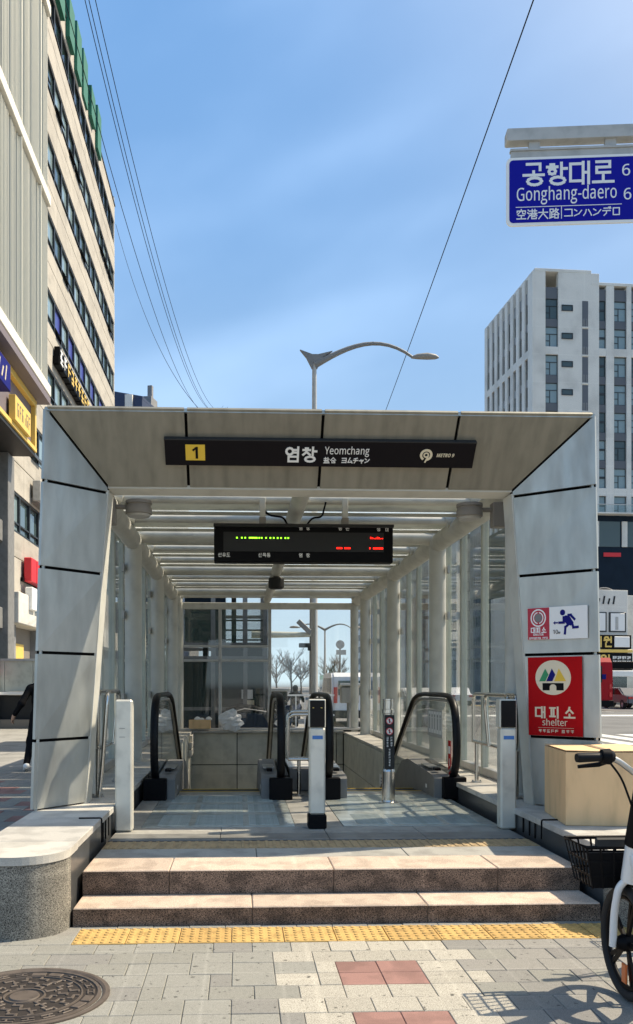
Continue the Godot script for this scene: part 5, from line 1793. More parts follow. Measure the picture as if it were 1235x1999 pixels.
# ---------------------------------------------------------------- houses across the road
func make_right_buildings() -> void:
	# white grid-fronted tower: local x along its front, z towards us
	var t := thing("white_tower", "white grid fronted tower with dark windows across the road", "building", V(35.6, -3.3, 104.0))
	t.rotation.y = deg_to_rad(3.0)
	var core := MB.new()
	core.box(Vector3(13.0, 25.0, -8.9), Vector3(25.4, 48.0, 17.2))
	part("core", core, M.window_dark, t)
	var fh := 3.4
	var base := 21.6
	var floors := 9
	var wall := func(called: String, x0: float, x1: float, y0: float, y1: float, z0: float, z1: float, m: Material) -> void:
		var b := MB.new()
		b.box(Vector3((x0 + x1) / 2, (y0 + y1) / 2, (z0 + z1) / 2), Vector3(absf(x1 - x0), y1 - y0, absf(z1 - z0)), 0.02)
		part(called, b, m, t)
	# front: piers between the openings
	var opens := [[1.35, 2.95, 0], [8.1, 9.0, 1], [10.0, 11.6, 0], [12.2, 13.8, 0], [14.4, 16.0, 0], [16.6, 18.2, 0], [18.8, 20.4, 0], [21.0, 22.6, 0]]
	var top := base + floors * fh + 0.6
	var x := 0.0
	for o in opens:
		wall.call("pier", x, o[0], 25.0, top + (2.0 if x < 7.0 else 0.6), -0.35, 0.3, M.white_render)
		x = o[1]
	wall.call("pier", x, 25.8, 25.0, top + 0.6, -0.35, 0.3, M.white_render)
	wall.call("parapet", 0.0, 7.1, top + 2.0, top + 2.35, -17.0, 0.32, M.white_render)
	wall.call("parapet", 7.1, 25.8, top + 0.6, top + 0.95, -17.0, 0.32, M.white_render)
	wall.call("roof_hut", 9.0, 12.5, top + 0.95, top + 2.2, -9.0, -5.0, M.white_render)
	var cache := {}
	var put := func(f: Transform3D, w: float, h: float, bars: Array, key: String, gm: Material) -> void:
		if not cache.has(key):
			var a := MB.new()
			var g := MB.new()
			window_parts(a, g, w, h, bars, 0.06, 0.08)
			cache[key] = [a.mesh(), g.mesh()]
		var o := part("window", cache[key][0], M.window_frame, t)
		o.transform = f
		part("pane", cache[key][1], gm, o)
	for o in opens:
		var w: float = o[1] - o[0]
		for k in floors:
			var y := base + k * fh - 0.6
			var gm: Material = [M.window_pale, M.window_glass, M.window_pale][rng.randi_range(0, 2)]
			var f := Transform3D(Basis(), Vector3(o[0], y + 0.95, 0.02))
			if o[2] == 0:
				put.call(f, w, 2.45, [[w * 0.38, 0.06, w * 0.38 + 0.06, 1.6], [0.06, 1.55, w - 0.06, 1.61], [0.06, 0.75, w * 0.38, 0.8]], "a%d" % int(w * 100), gm)
			else:
				put.call(f, w, 2.45, [[0.06, 1.2, w - 0.06, 1.45]], "b", gm)
			wall.call("spandrel", o[0], o[1], y, y + 0.95, -0.3, 0.12 if k % 5 != 2 else 0.29, M.spandrel_dark if k % 5 != 2 else M.white_render)
		wall.call("spandrel", o[0], o[1], base + floors * fh - 0.6, base + floors * fh + 0.8, -0.3, 0.12, M.spandrel_dark)
	# small slots beside the first column and a stack of balconies
	for k in floors:
		var y := base + k * fh - 0.6
		put.call(Transform3D(Basis(), Vector3(3.35, y + 1.9, 0.36)), 1.4, 0.72, [], "slot", M.window_glass)
		wall.call("balcony_slab", 5.9, 6.75, y - 0.12, y + 0.06, 0.1, 0.42, M.white_render)
		wall.call("balcony_recess", 5.95, 6.7, y + 0.1, y + 3.2, 0.295, 0.31, M.spandrel_dark)
		for j in 4:
			wall.call("baluster", 6.02 + j * 0.2, 6.06 + j * 0.2, y + 0.06, y + 1.05, 0.36, 0.4, M.pale_grey)
	# street side: eight narrow columns
	wall.call("side_pier", -0.3, 0.0, 25.0, top + 2.0, -1.2, 0.3, M.white_render)
	for c in 8:
		var z0 := -1.2 - c * 1.98
		wall.call("side_pier", -0.3, 0.1, 25.0, top + 2.0, z0 - 1.98, z0 - 0.98, M.white_render)
		for k in floors:
			var y := base + k * fh - 0.6
			var f := Transform3D(Basis(Vector3(0, 0, -1), Vector3.UP, Vector3(-1, 0, 0)).inverse().transposed(), Vector3(0.0, y + 0.95, z0))
			f.basis = Basis(Vector3(0, 0, 1), Vector3.UP, Vector3(-1, 0, 0))
			f.origin = Vector3(-0.02, y + 0.95, z0 - 0.98)
			put.call(f, 0.98, 2.45, [[0.06, 1.2, 0.92, 1.26]], "s", M.window_dark if rng.randf() < 0.6 else M.window_glass)
			wall.call("side_spandrel", -0.12 if k % 5 != 2 else -0.29, 0.1, y, y + 0.95, z0 - 0.98, z0, M.wall_grey if k % 5 != 2 else M.white_render)
		wall.call("side_spandrel", -0.12, 0.1, base + floors * fh - 0.6, base + floors * fh + 0.8, z0 - 0.98, z0, M.wall_grey)
	# the dark lower storeys
	wall.call("dark_base", -0.35, 25.85, 0.0, 25.4, -17.0, 0.36, M.navy_clad)
	wall.call("balcony_rail", 1.0, 25.0, 26.5, 26.6, 1.4, 1.45, M.alu)
	wall.call("balcony_glass", 1.0, 25.0, 25.6, 26.5, 1.41, 1.44, M.glass)
	wall.call("balcony_floor", 1.0, 25.0, 25.42, 25.6, 0.37, 1.5, M.white_render)
	for k in 7:
		wall.call("dark_window", 0.6 + k * 3.6, 3.5 + k * 3.6, 21.6, 24.7, 0.361, 0.42, M.window_glass)
		wall.call("white_panel", 3.7 + k * 3.6, 4.75 + k * 3.6 - 0.35, 21.6, 24.7, 0.361, 0.5, M.white_render)
	wall.call("red_mark", 8.6, 10.8, 20.4, 20.9, 0.361, 0.45, M.shop_red)

	# low shops in front of it
	var s := thing("shop_building", "low white shop building with gold lettered black sign boards", "building", V(31.5, 0, 73.0))
	s.rotation.y = deg_to_rad(10.0)
	var sw := func(called: String, x0: float, x1: float, y0: float, y1: float, z0: float, z1: float, m: Material) -> MeshInstance3D:
		var b := MB.new()
		b.box(Vector3((x0 + x1) / 2, (y0 + y1) / 2, (z0 + z1) / 2), Vector3(x1 - x0, y1 - y0, absf(z1 - z0)), 0.02)
		return part(called, b, m, s)
	sw.call("wall", -6.0, 1.8, 0, 9.6, -10, 0, M.white_render)
	sw.call("side_wall", 1.85, 12.0, 0, 9.4, -12, -2, M.wall_pale)
	for k in 4:
		sw.call("shop_window", -5.6 + k * 1.85, -3.95 + k * 1.85, 6.0, 7.7, 0.0, 0.06, M.window_frame)
		sw.call("window_poster", -5.45 + k * 1.85, -4.1 + k * 1.85, 6.1, 7.6, 0.065, 0.1, M.white if k != 1 else M.pale_grey)
		sw.call("window_swirl", -5.0 + k * 1.85, -4.75 + k * 1.85, 6.2, 7.3, 0.105, 0.13, M.pale_grey)
	sw.call("sign_board", -6.0, 1.9, 4.55, 5.75, 0.0, 0.35, M.black)
	sw.call("gold_strip", -6.0, 2.0, 4.25, 4.5, 0.0, 0.4, M.shop_gold)
	sw.call("sign_board", -6.0, 2.0, 2.75, 4.2, 0.0, 0.35, M.black)
	sw.call("awning", -6.0, 2.2, 2.2, 2.7, 0.0, 0.9, M.white)
	sw.call("white_sign", 0.25, 1.7, 4.7, 5.6, 0.36, 0.42, M.white)
	sw.call("shop_dark", -5.8, 1.7, 0, 2.2, 0.0, 0.05, M.window_dark)
	var lt := MB.new()
	lt.x = Transform3D(Basis(), Vector3(0, 0, 0.36))
	write(lt, "한의원", -2.5, 5.55, 0.7, 0.8, 0.9, 0.13, 0.03)
	write(lt, "한의원", -3.2, 4.0, 0.8, 1.0, 1.1, 0.14, 0.03)
	part("lettering", lt, M.shop_gold, s)
	var l2 := MB.new()
	l2.x = Transform3D(Basis(), Vector3(0, 0, 0.36))
	for k in 4:
		for r in 3:
			blur(l2, 2, 0.1 + k * 0.45, 3.95 - r * 0.38, 0.17, 0.26, 0.2, 0.045, 0.03)
	part("lettering", l2, M.white, s)
	var l3 := MB.new()
	l3.x = Transform3D(Basis(), Vector3(0, 0, 0.0))
	for k in 11:
		l3.seg(Vector2(-4.4 + k * 0.48, 8.45), Vector2(-4.3 + k * 0.48, 9.0 - 0.2 * (k % 2)), 0.13, 0.05)
	part("lettering", l3, M.dark_grey, s)

	# a row of houses farther along the far side
	var row := [
		["grey slab block along the far pavement after the white tower", 39.0, 126.0, 20.0, 34.0, "wall_grey"],
		["pale apartment block in the row across the road", 38.0, 150.0, 24.0, 27.0, "wall_pale"],
		["brick house standing in the row across the road", 37.0, 178.0, 20.0, 20.0, "wall_brick"],
		["tall grey block at the far part of the row across the road", 36.0, 205.0, 26.0, 38.0, "wall_grey"],
		["farthest pale block in the row across the road", 35.0, 240.0, 30.0, 30.0, "wall_pale"],
	]
	var hw := MB.new()
	var hg := MB.new()
	window_parts(hw, hg, 2.0, 1.7, [[0.97, 0.06, 1.03, 1.64]], 0.08, 0.1)
	var hwm := hw.mesh()
	var hgm := hg.mesh()
	for r in row:
		var b := thing("far_building", r[0], "building", V(r[1], 0, r[2]), "houses in a row across the road")
		var m := MB.new()
		m.box(Vector3(9.0, r[4] / 2, -r[3] / 2), Vector3(18.0, r[4], r[3]), 0.03)
		part("wall", m, M[r[5]], b)
		var cap := MB.new()
		cap.box(Vector3(9.0, r[4] + 0.4, -r[3] / 2), Vector3(18.4, 0.8, r[3] + 0.4), 0.03)
		part("parapet", cap, M.wall_grey, b)
		for fl in int(r[4] / 3.4) - 1:
			for k in int(r[3] / 3.2):
				var o := part("window", hwm, M.window_frame, b)
				o.transform = Transform3D(Basis(Vector3(0, 0, 1), Vector3.UP, Vector3(-1, 0, 0)), Vector3(-0.02, 4.2 + fl * 3.4, -3.0 - k * 3.2))
				part("pane", hgm, M.window_glass, o)
			for k in 5:
				var o := part("window", hwm, M.window_frame, b)
				o.transform = Transform3D(Basis(), Vector3(1.0 + k * 3.4, 4.2 + fl * 3.4, 0.02))
				part("pane", hgm, M.window_glass, o)
	# and the left row closing the street
	for r in [["brick apartment block far down the street behind the trees", -11.0, 130.0, 30.0, 22.0, "wall_brick"], ["low grey house far down the street beside the road", -10.0, 175.0, 40.0, 13.0, "wall_grey"]]:
		var b := thing("far_building", r[0], "building", V(r[1] - 18.0, 0, r[2]), "houses far down the street")
		var m := MB.new()
		m.box(Vector3(9.0, r[4] / 2, -r[3] / 2), Vector3(18.0, r[4], r[3]), 0.03)
		part("wall", m, M[r[5]], b)
		for fl in int(r[4] / 3.4) - 1:
			for k in 5:
				var o := part("window", hwm, M.window_frame, b)
				o.transform = Transform3D(Basis(), Vector3(1.0 + k * 3.4, 4.2 + fl * 3.4, 0.02))
				part("pane", hgm, M.window_glass, o)


# ---------------------------------------------------------------- the street
func wheel(t: Node3D, at: Vector3, r: float, w: float, axis := Vector3.RIGHT) -> void:
	var b := MB.new()
	b.lathe(at, [Vector2(r * 0.6, -w / 2), Vector2(r * 0.93, -w / 2), Vector2(r, -w * 0.35), Vector2(r, w * 0.35), Vector2(r * 0.93, w / 2), Vector2(r * 0.6, w / 2)], 20, axis)
	var o := part("wheel", b, M.tyre, t)
	var g := MB.new()
	g.lathe(at, [Vector2(0, -w * 0.4), Vector2(r * 0.6, -w * 0.42), Vector2(r * 0.6, w * 0.42), Vector2(0, w * 0.4)], 14, axis)
	part("rim", g, M.pale_grey, o)


# a vehicle heading along -z from its tail at the origin: side outline as [distance, height], cabin outline for the windows
func car(called: String, label: String, at: Vector3, body: Array, cabin: Array, w: float, paint: Material, wheels: Array, r: float) -> Node3D:
	var t := thing(called, label, called.get_slice("_", called.get_slice_count("_") - 1), at, "")
	var side := Transform3D(Basis(Vector3(0, 0, -1), Vector3.UP, Vector3.RIGHT), Vector3.ZERO)
	var p := PackedVector2Array()
	for q in body:
		p.append(Vector2(q[0], q[1]))
	var b := MB.new()
	b.x = side
	var inset := PackedVector2Array()
	var mid := Vector2.ZERO
	for q in p:
		mid += q / p.size()
	for q in p:
		inset.append(q + (mid - q).normalized() * 0.07)
	b.ext(p, -w / 2 + 0.09, w / 2 - 0.09)
	b.ext(inset, -w / 2, w / 2)
	part("body", b, paint, t)
	var c := PackedVector2Array()
	for q in cabin:
		c.append(Vector2(q[0], q[1]))
	for s in [-1, 1]:
		var g := MB.new()
		g.x = side
		g.ext(c, s * w / 2 - 0.012, s * w / 2 + 0.012)
		part("side_window", g, M.window_dark, t)
	for d in wheels:
		for s in [-1, 1]:
			wheel(t, Vector3(s * (w / 2 - 0.1), r, -d), r, 0.22)
	return t


func lamp_post(label: String, x: float, d: float, h: float, arm: float, both: bool, group := "") -> void:
	var t := thing("street_lamp", label, "street lamp", V(x, 0, d), group)
	ptube("pole", M.pale_grey, t, [Vector3(0, 0, 0), Vector3(0, h, 0)], [0.105, 0.06], 14)
	var b := MB.new()
	b.lathe(Vector3.ZERO, [Vector2(0.2, 0), Vector2(0.2, 0.03), Vector2(0.13, 0.05), Vector2(0.12, 0.6), Vector2(0.1, 0.62)], 16)
	part("base", b, M.pale_grey, t)
	for s in ([1.0, -1.0] if both else [1.0]):
		var path := []
		for k in 13:
			var u := k / 12.0
			path.append(Vector3(s * arm * u, h - 0.05 + 0.9 * (arm / 3.0) * (sin(u * PI * 0.62) - 0.55 * u * u * u) - 0.06 * u, 0))
		ptube("arm", M.mid_grey, t, path, [0.1, 0.088, 0.078, 0.07, 0.065, 0.06, 0.056, 0.052, 0.049, 0.046, 0.043, 0.04, 0.036], 10)
		var e: Vector3 = path[-1]
		var hd := MB.new()
		hd.tube([e + Vector3(-s * 0.05, 0.0, 0), e + Vector3(s * 0.12, 0.03, 0), e + Vector3(s * 0.4, 0.045, 0), e + Vector3(s * 0.62, 0.03, 0), e + Vector3(s * 0.72, 0.01, 0)], [0.03, 0.075, 0.095, 0.07, 0.02], 14, false, 1.0)
		part("lamp_head", hd, M.lamp_grey, t)


func bare_tree(label: String, x: float, d: float, h: float, seed_: int) -> void:
	var t := thing("bare_tree", label, "tree", V(x, 0, d), "bare trees down the street")
	var r := RandomNumberGenerator.new()
	r.seed = seed_
	var trunk := MB.new()
	trunk.tube([Vector3.ZERO, Vector3(0.05, h * 0.2, 0), Vector3(-0.04, h * 0.4, 0.03), Vector3(0.02, h * 0.62, 0)], [h * 0.025, h * 0.02, h * 0.016, h * 0.009], 9)
	part("trunk", trunk, M.bark, t)
	var crown := MB.new()
	var todo := []
	for k in 13:
		var a := r.randf() * TAU
		var y := h * r.randf_range(0.26, 0.62)
		todo.append([Vector3(0, y, 0), Vector3(cos(a), r.randf_range(0.7, 1.7), sin(a)).normalized(), h * r.randf_range(0.2, 0.32), h * 0.009, 0])
	while todo.size():
		var e: Array = todo.pop_back()
		var dir: Vector3 = e[1]
		var p1: Vector3 = e[0] + dir * e[2] * 0.5 + Vector3(r.randf_range(-1, 1), r.randf_range(0, 1), r.randf_range(-1, 1)) * e[2] * 0.06
		var p2: Vector3 = e[0] + dir * e[2] + Vector3(0, e[2] * 0.08, 0)
		crown.tube([e[0], p1, p2], [e[3], e[3] * 0.75, e[3] * 0.45], 4)
		if e[4] < 3:
			for k in (4 if e[4] < 2 else 3):
				var u := r.randf_range(0.3, 1.0)
				var nd := (dir + Vector3(r.randf_range(-1, 1), r.randf_range(-0.3, 0.9), r.randf_range(-1, 1)) * 0.75).normalized()
				todo.append([(e[0] as Vector3).lerp(p2, u), nd, e[2] * r.randf_range(0.45, 0.68), e[3] * 0.55, e[4] + 1])
	var c := part("crown", crown, M.twig, t)
	c.set_meta("kind", "stuff")


func make_street() -> void:
	lamp_post("tall street lamp with one curved arm rising behind the canopy roof", 2.07, 24.0, 10.35, 2.75, false)
	# the fork on top of it
	var tip := MB.new()
	tip.x = Transform3D(Basis(), V(2.07, 10.35, 24.0))
	tip.ext(PackedVector2Array([Vector2(-0.07, -0.15), Vector2(0.08, -0.15), Vector2(0.22, 0.16), Vector2(0.5, 0.34), Vector2(0.1, 0.24), Vector2(-0.06, 0.24), Vector2(-0.4, 0.36), Vector2(-0.22, 0.14)]), -0.05, 0.05)
	part("fork", tip, M.mid_grey, get_node("street_lamp")).position = -V(2.07, 0, 24.0)
	lamp_post("double armed street lamp seen through the rear glass", 6.3, 64.0, 5.6, 1.9, true, "street lamps down the road")
	lamp_post("single armed street lamp by the shops across the road", 31.6, 78.0, 9.8, 2.6, false, "street lamps down the road")
	# mast arm with cameras
	var m := thing("traffic_mast", "grey mast arm with cameras seen through the rear glass", "traffic mast", V(3.0, 0, 36.0))
	ptube("pole", M.mid_grey, m, [Vector3.ZERO, Vector3(0, 5.2, 0)], [0.12, 0.09], 12)
	ptube("arm", M.fin_paint, m, [Vector3(0, 3.55, 0), Vector3(-2.5, 3.55, 0)], [0.1, 0.16], 10)
	var cam := MB.new()
	cam.x = Transform3D(Basis(Vector3(0, 0, 1), -0.75), Vector3(-0.32, 3.85, 0.2))
	cam.box(Vector3.ZERO, Vector3(0.75, 0.2, 0.2), 0.02)
	part("camera", cam, M.mid_grey, m)
	cam = MB.new()
	cam.box(Vector3(-0.3, 3.1, 0.2), Vector3(0.5, 0.18, 0.2), 0.02)
	cam.box(Vector3(-0.1, 3.0, 0.25), Vector3(0.18, 0.24, 0.18), 0.02)
	part("camera", cam, M.dark_grey, m)
	var gs := thing("round_sign", "round grey sign on a post by the far road side", "road sign", V(5.1, 0, 44.0))
	ptube("post", M.mid_grey, gs, [Vector3.ZERO, Vector3(0, 3.7, 0)], 0.04, 8)
	var gd := MB.new()
	gd.lathe(Vector3(0, 3.52, 0.06), [Vector2(0, 0.02), Vector2(0.22, 0.02), Vector2(0.22, 0.0), Vector2(0, 0.0)], 26, Vector3(0, 0, 1))
	part("disc", gd, M.pale_grey, gs)
	pbox("plate", M.pale_grey, gs, -0.2, 0.3, 3.0, 3.25, -0.08, -0.05)
	# electric box on a post just behind the canopy
	var eb := thing("utility_box", "grey box with sloping white lid on a post behind the rear glass", "utility box", V(2.68, 0, 21.3))
	ptube("post", M.mid_grey, eb, [Vector3.ZERO, Vector3(0, 1.05, 0)], 0.045, 10)
	pbox("box", M.lamp_grey, eb, -0.2, 0.24, 1.02, 1.4, -0.15, 0.15, 0.01)
	var lid := MB.new()
	lid.x = Transform3D(Basis(Vector3.RIGHT, -0.25), Vector3(0.02, 1.43, 0))
	lid.box(Vector3.ZERO, Vector3(0.5, 0.05, 0.4), 0.006)
	part("lid", lid, M.pale_grey, eb)
	# vehicles
	var van := car("white_van", "white van parked by the kerb behind the rear glass", V(4.5, -0.12, 33.0), [[0, 0.35], [0.02, 1.1], [0.16, 1.9], [0.4, 2.06], [3.4, 2.08], [4.2, 1.45], [5.0, 1.2], [5.1, 0.8], [5.1, 0.35]], [[0.5, 1.25], [0.55, 1.85], [3.2, 1.87], [3.85, 1.3]], 1.95, M.car_white, [0.9, 4.1], 0.34)
	pbox("rear_window", M.window_glass, van, -0.75, 0.75, 1.2, 1.75, -0.06, -0.01)
	for s in [-1, 1]:
		pbox("tail_lamp", M.tail_red, van, s * 0.85 - 0.07, s * 0.85 + 0.07, 0.9, 1.5, -0.05, 0.0)
	pbox("bumper", M.dark_grey, van, -0.95, 0.95, 0.32, 0.62, -0.1, 0.02, 0.02)
	var gb := car("green_bus", "green city bus driving up the road seen through the rear glass", V(14.2, -0.12, 130.0), [[0, 0.35], [0.0, 2.9], [0.25, 3.2], [10.6, 3.2], [10.8, 2.9], [10.8, 0.35]], [[0.5, 1.3], [0.5, 2.5], [10.3, 2.5], [10.3, 1.3]], 2.45, M.bus_green, [2.2, 8.6], 0.48)
	pbox("windscreen", M.window_dark, gb, -1.1, 1.1, 0.95, 2.45, -0.04, 0.01)
	for k in 3:
		pbox("headlamp", M.head_glass, gb, -0.5 + k * 0.4, -0.25 + k * 0.4, 2.5, 2.75, -0.05, 0.0)
	var rb := car("red_bus", "red city bus stopped across the road beside the pillar", V(21.65, -0.12, 52.5), [[0, 0.4], [-0.02, 2.4], [0.1, 3.0], [0.35, 3.28], [11.0, 3.3], [11.2, 3.0], [11.2, 0.4]], [[0.6, 1.45], [0.6, 2.65], [10.6, 2.65], [10.6, 1.45]], 2.5, M.bus_red, [2.6, 8.8], 0.48)
	pbox("rear_window", M.window_dark, rb, -1.0, 0.55, 1.75, 2.75, -0.05, 0.01)
	pbox("plate_field", M.sign_navy, rb, 0.35, 0.8, 1.95, 2.25, -0.05, 0.0)
	pbox("bumper", M.black, rb, -1.26, 1.26, 0.3, 0.65, -0.12, 0.02, 0.02)
	for s in [-1, 1]:
		for k in 2:
			pbox("tail_lamp", M.tail_red, rb, s * 1.08 - 0.07, s * 1.08 + 0.07, 0.85 + k * 0.5, 1.15 + k * 0.5, -0.06, 0.0)
	var sedan := [[0, 0.4], [0.02, 0.85], [0.7, 0.95], [1.35, 1.4], [2.6, 1.42], [3.4, 0.98], [4.4, 0.82], [4.5, 0.4]]
	var glassy := [[0.95, 0.96], [1.45, 1.32], [2.5, 1.34], [3.15, 0.98]]
	var spots := [
		["white_car", "white car waiting behind the bus shelter", 27.4, 61.0, "car_white"],
		["grey_car", "dark grey car in the lane beside the red bus", 26.3, 56.0, "car_grey"],
		["silver_car", "silver car driving far ahead in the near lane", 11.0, 52.0, "pale_grey"],
		["white_car", "white car farther up the road seen through the side glass", 17.0, 66.0, "car_white"],
		["grey_car", "dark car farthest up the road", 9.6, 92.0, "car_grey"],
	]
	for s in spots:
		var c := car(s[0], s[1], V(s[2], -0.12, s[3]), sedan, glassy, 1.8, M[s[4]], [0.85, 3.6], 0.32)
		for k in [-1, 1]:
			pbox("tail_lamp", M.tail_red, c, k * 0.7 - 0.14, k * 0.7 + 0.14, 0.68, 0.82, -0.03, 0.02)
	# bus shelter across the road
	var bs := thing("bus_shelter", "dark roofed bus shelter across the road", "bus shelter", V(29.0, 0, 60.0))
	pbox("roof", M.black, bs, -3.2, 4.0, 2.6, 3.1, -0.9, 0.9, 0.03)
	for x in [-2.9, 0.4, 3.6]:
		pbox("post", M.black, bs, x - 0.1, x + 0.1, 0.0, 2.6, 0.4, 0.6)
	pbox("rear_glass", M.glass, bs, -2.8, 3.5, 0.4, 2.4, 0.62, 0.65)
	pbox("bench", M.dark_grey, bs, -2.2, 3.0, 0.4, 0.5, 0.0, 0.4)
	# bare trees
	var spot := [[3.9, 92.0, 5.2], [6.2, 104.0, 6.0], [8.2, 116.0, 5.6], [14.5, 140.0, 6.5], [1.6, 84.0, 5.0], [17.8, 155.0, 7.0]]
	var names := ["bare tree above the rider seen through the rear glass", "bare tree left of the lamp pole behind the canopy", "bare tree just left of the lamp pole behind the canopy", "bare tree beyond the green bus", "bare tree beside the dark counter behind the rear glass", "farthest bare tree, beyond the white van"]
	for i in spot.size():
		bare_tree(names[i], spot[i][0], spot[i][1], spot[i][2], 100 + i)


# ---------------------------------------------------------------- what stands behind the end wall
func make_behind() -> void:
	# a glazed lift house right behind the shaft
	var t := thing("lift_house", "dark glazed lift house standing behind the rear glass", "lift house")
	var x0 := -2.3
	var x1 := 0.62
	for x in [x0, -1.62, -0.62, 0.14, x1]:
		for d in [20.6, 23.6]:
			pbox("post", M.mid_grey, t, x - 0.05, x + 0.05, 0.0, 4.4, d - 0.05, d + 0.05)
	for y in [0.9, 2.1, 2.42, 3.3, 4.35]:
		pbox("rail", M.mid_grey, t, x0, x1, y - 0.04, y + 0.04, 20.56, 20.68)
		pbox("rail", M.mid_grey, t, x0, x1, y - 0.04, y + 0.04, 23.54, 23.66)
	for e in [[x0, -1.62], [-1.62, -0.62], [-0.62, 0.14], [0.14, x1]]:
		pbox("dark_pane", M.window_dark, t, e[0] + 0.05, e[1] - 0.05, 0.94, 2.06, 20.6, 20.615)
		pbox("base_panel", M.navy_clad, t, e[0] + 0.05, e[1] - 0.05, 0.0, 0.86, 20.6, 20.64)
		pbox("upper_pane", M.glass, t, e[0] + 0.05, e[1] - 0.05, 2.46, 3.26, 20.6, 20.612)
		pbox("rear_pane", M.glass, t, e[0] + 0.05, e[1] - 0.05, 0.94, 4.3, 23.6, 23.612)
	pbox("lift_car", M.navy_clad, t, -1.35, -0.35, 2.55, 4.2, 21.6, 22.6)
	pbox("guide_rail", M.dark_grey, t, -0.95, -0.8, 0.0, 4.3, 22.7, 22.8)
	pbox("guide_rail", M.dark_grey, t, -0.2, -0.08, 0.0, 4.3, 22.0, 22.1)
	for y in [2.6, 2.85, 3.1]:
		pbox("cross_brace", M.dark_grey, t, -0.6, 0.6, y, y + 0.04, 22.4, 22.44)
	pbox("roof", M.mid_grey, t, x0 - 0.2, x1 + 0.2, 4.4, 4.6, 20.3, 23.9, 0.02)
	pbox("floor_box", M.dark_grey, t, -0.55, 0.55, 2.12, 2.36, 20.8, 22.0)
	var nb := thing("notice_board", "small white and pink notices on the dark lift house", "notice")
	pbox("white_notice", M.white, nb, 0.05, 0.32, 1.13, 1.35, 20.56, 20.575)
	pbox("pink_notice", M.sign_cream, nb, 0.18, 0.35, 0.88, 1.1, 20.545, 20.555)
	# kiosk counter and bicycles farther right
	var k := thing("kiosk_counter", "dark low counter beside the lift house", "counter")
	pbox("body", M.dark_grey, k, 0.75, 1.22, 0.0, 1.3, 22.0, 22.8, 0.02)
	pbox("top", M.alu, k, 0.7, 1.28, 1.3, 1.38, 21.9, 22.9, 0.01)
	var fe := thing("street_railing", "white street railing crossing behind the rear glass", "railing")
	for i in 8:
		pbox("post", M.white, fe, 0.9 + i * 0.28, 0.93 + i * 0.28, 0.0, 1.15, 27.0, 27.03)
	for y in [0.5, 1.12]:
		pbox("rail", M.white, fe, 0.85, 2.95, y, y + 0.05, 26.98, 27.05)
	# parked scooter close behind the glass
	var s := thing("scooter", "dark blue scooter parked right behind the rear glass", "scooter", V(0.42, 0, 20.05))
	var prof := PackedVector2Array([Vector2(-0.75, 0.45), Vector2(-0.7, 0.7), Vector2(-0.35, 0.82), Vector2(0.1, 0.8), Vector2(0.3, 0.5), Vector2(0.42, 0.45), Vector2(0.55, 0.95), Vector2(0.72, 1.0), Vector2(0.8, 0.6), Vector2(0.62, 0.35), Vector2(0.0, 0.3)])
	var b := MB.new()
	b.ext(prof, -0.14, 0.14)
	part("body", b, M.bluish_clad, s)
	var seat := MB.new()
	seat.tube([Vector3(-0.72, 0.84, 0), Vector3(-0.45, 0.9, 0), Vector3(-0.1, 0.88, 0), Vector3(0.12, 0.84, 0)], [0.08, 0.13, 0.13, 0.08], 10)
	part("seat", seat, M.black, s)
	for x in [-0.55, 0.78]:
		wheel(s, Vector3(x, 0.25, 0), 0.25, 0.12, Vector3(0, 0, 1))
	ptube("handlebar", M.dark_grey, s, [Vector3(0.6, 1.12, -0.32), Vector3(0.64, 1.08, -0.1), Vector3(0.64, 1.08, 0.1), Vector3(0.6, 1.12, 0.32)], 0.02, 8)
	ptube("windshield_frame", M.head_glass, s, [Vector3(-0.72, 0.8, 0.15), Vector3(-0.3, 0.92, 0.15), Vector3(0.2, 0.85, 0.15)], 0.012, 6)


# ---------------------------------------------------------------- overhead wires
func make_wires() -> void:
	var wire := func(label: String, a: Vector3, b: Vector3, sag: float, r: float, group: String) -> void:
		var p := []
		for i in 33:
			var u := i / 32.0
			p.append(a.lerp(b, u) - Vector3(0, sag * 4.0 * u * (1 - u), 0))
		var m := MB.new()
		m.tube(p, r, 5)
		tag(part("overhead_wire", m, M.black), label, "wire", group)
	var g := "wires over the pavement"
	wire.call("thick dark wire that passes over the street lamp head", V(6.74, 14.12, 40.0), V(4.64, 13.2, 8.0), 0.1, 0.013, "")
	var ends := [
		["outermost wire of the bundle beside the stone office building", -0.6, 16.15, -2.8, 14.9, 4.0],
		["second wire of the bundle beside the stone office building", -0.72, 16.1, -2.86, 14.85, 4.1],
		["third wire of the bundle beside the stone office building", -0.85, 16.2, -2.92, 14.9, 4.1],
		["innermost wire of the bundle beside the stone office building", -0.98, 16.0, -3.25, 14.9, 4.2],
	]
	for e in ends:
		wire.call(e[0], V(e[1], e[2], 46.0), V(e[3], e[4], 4.0), e[5], 0.007, g)
	wire.call("single wire sagging from the stone office building to the canopy", V(-2.2, 16.1, 46.0), V(-8.45, 33.0, 60.0), 1.6, 0.014, g)


# ---------------------------------------------------------------- the bicycles
func make_bikes() -> void:
	var proto := bike("share_bicycle", "white share bicycle with black basket and orange reflectors by the low wall")
	proto.position = V(1.79, 0, 3.95)
	var two := proto.duplicate()
	two.name = numbered("share_bicycle")
	add_child(two)
	two.set_meta("label", "second share bicycle, parked beyond the first at the end of the low wall")
	two.position = V(2.72, 0, 4.74)


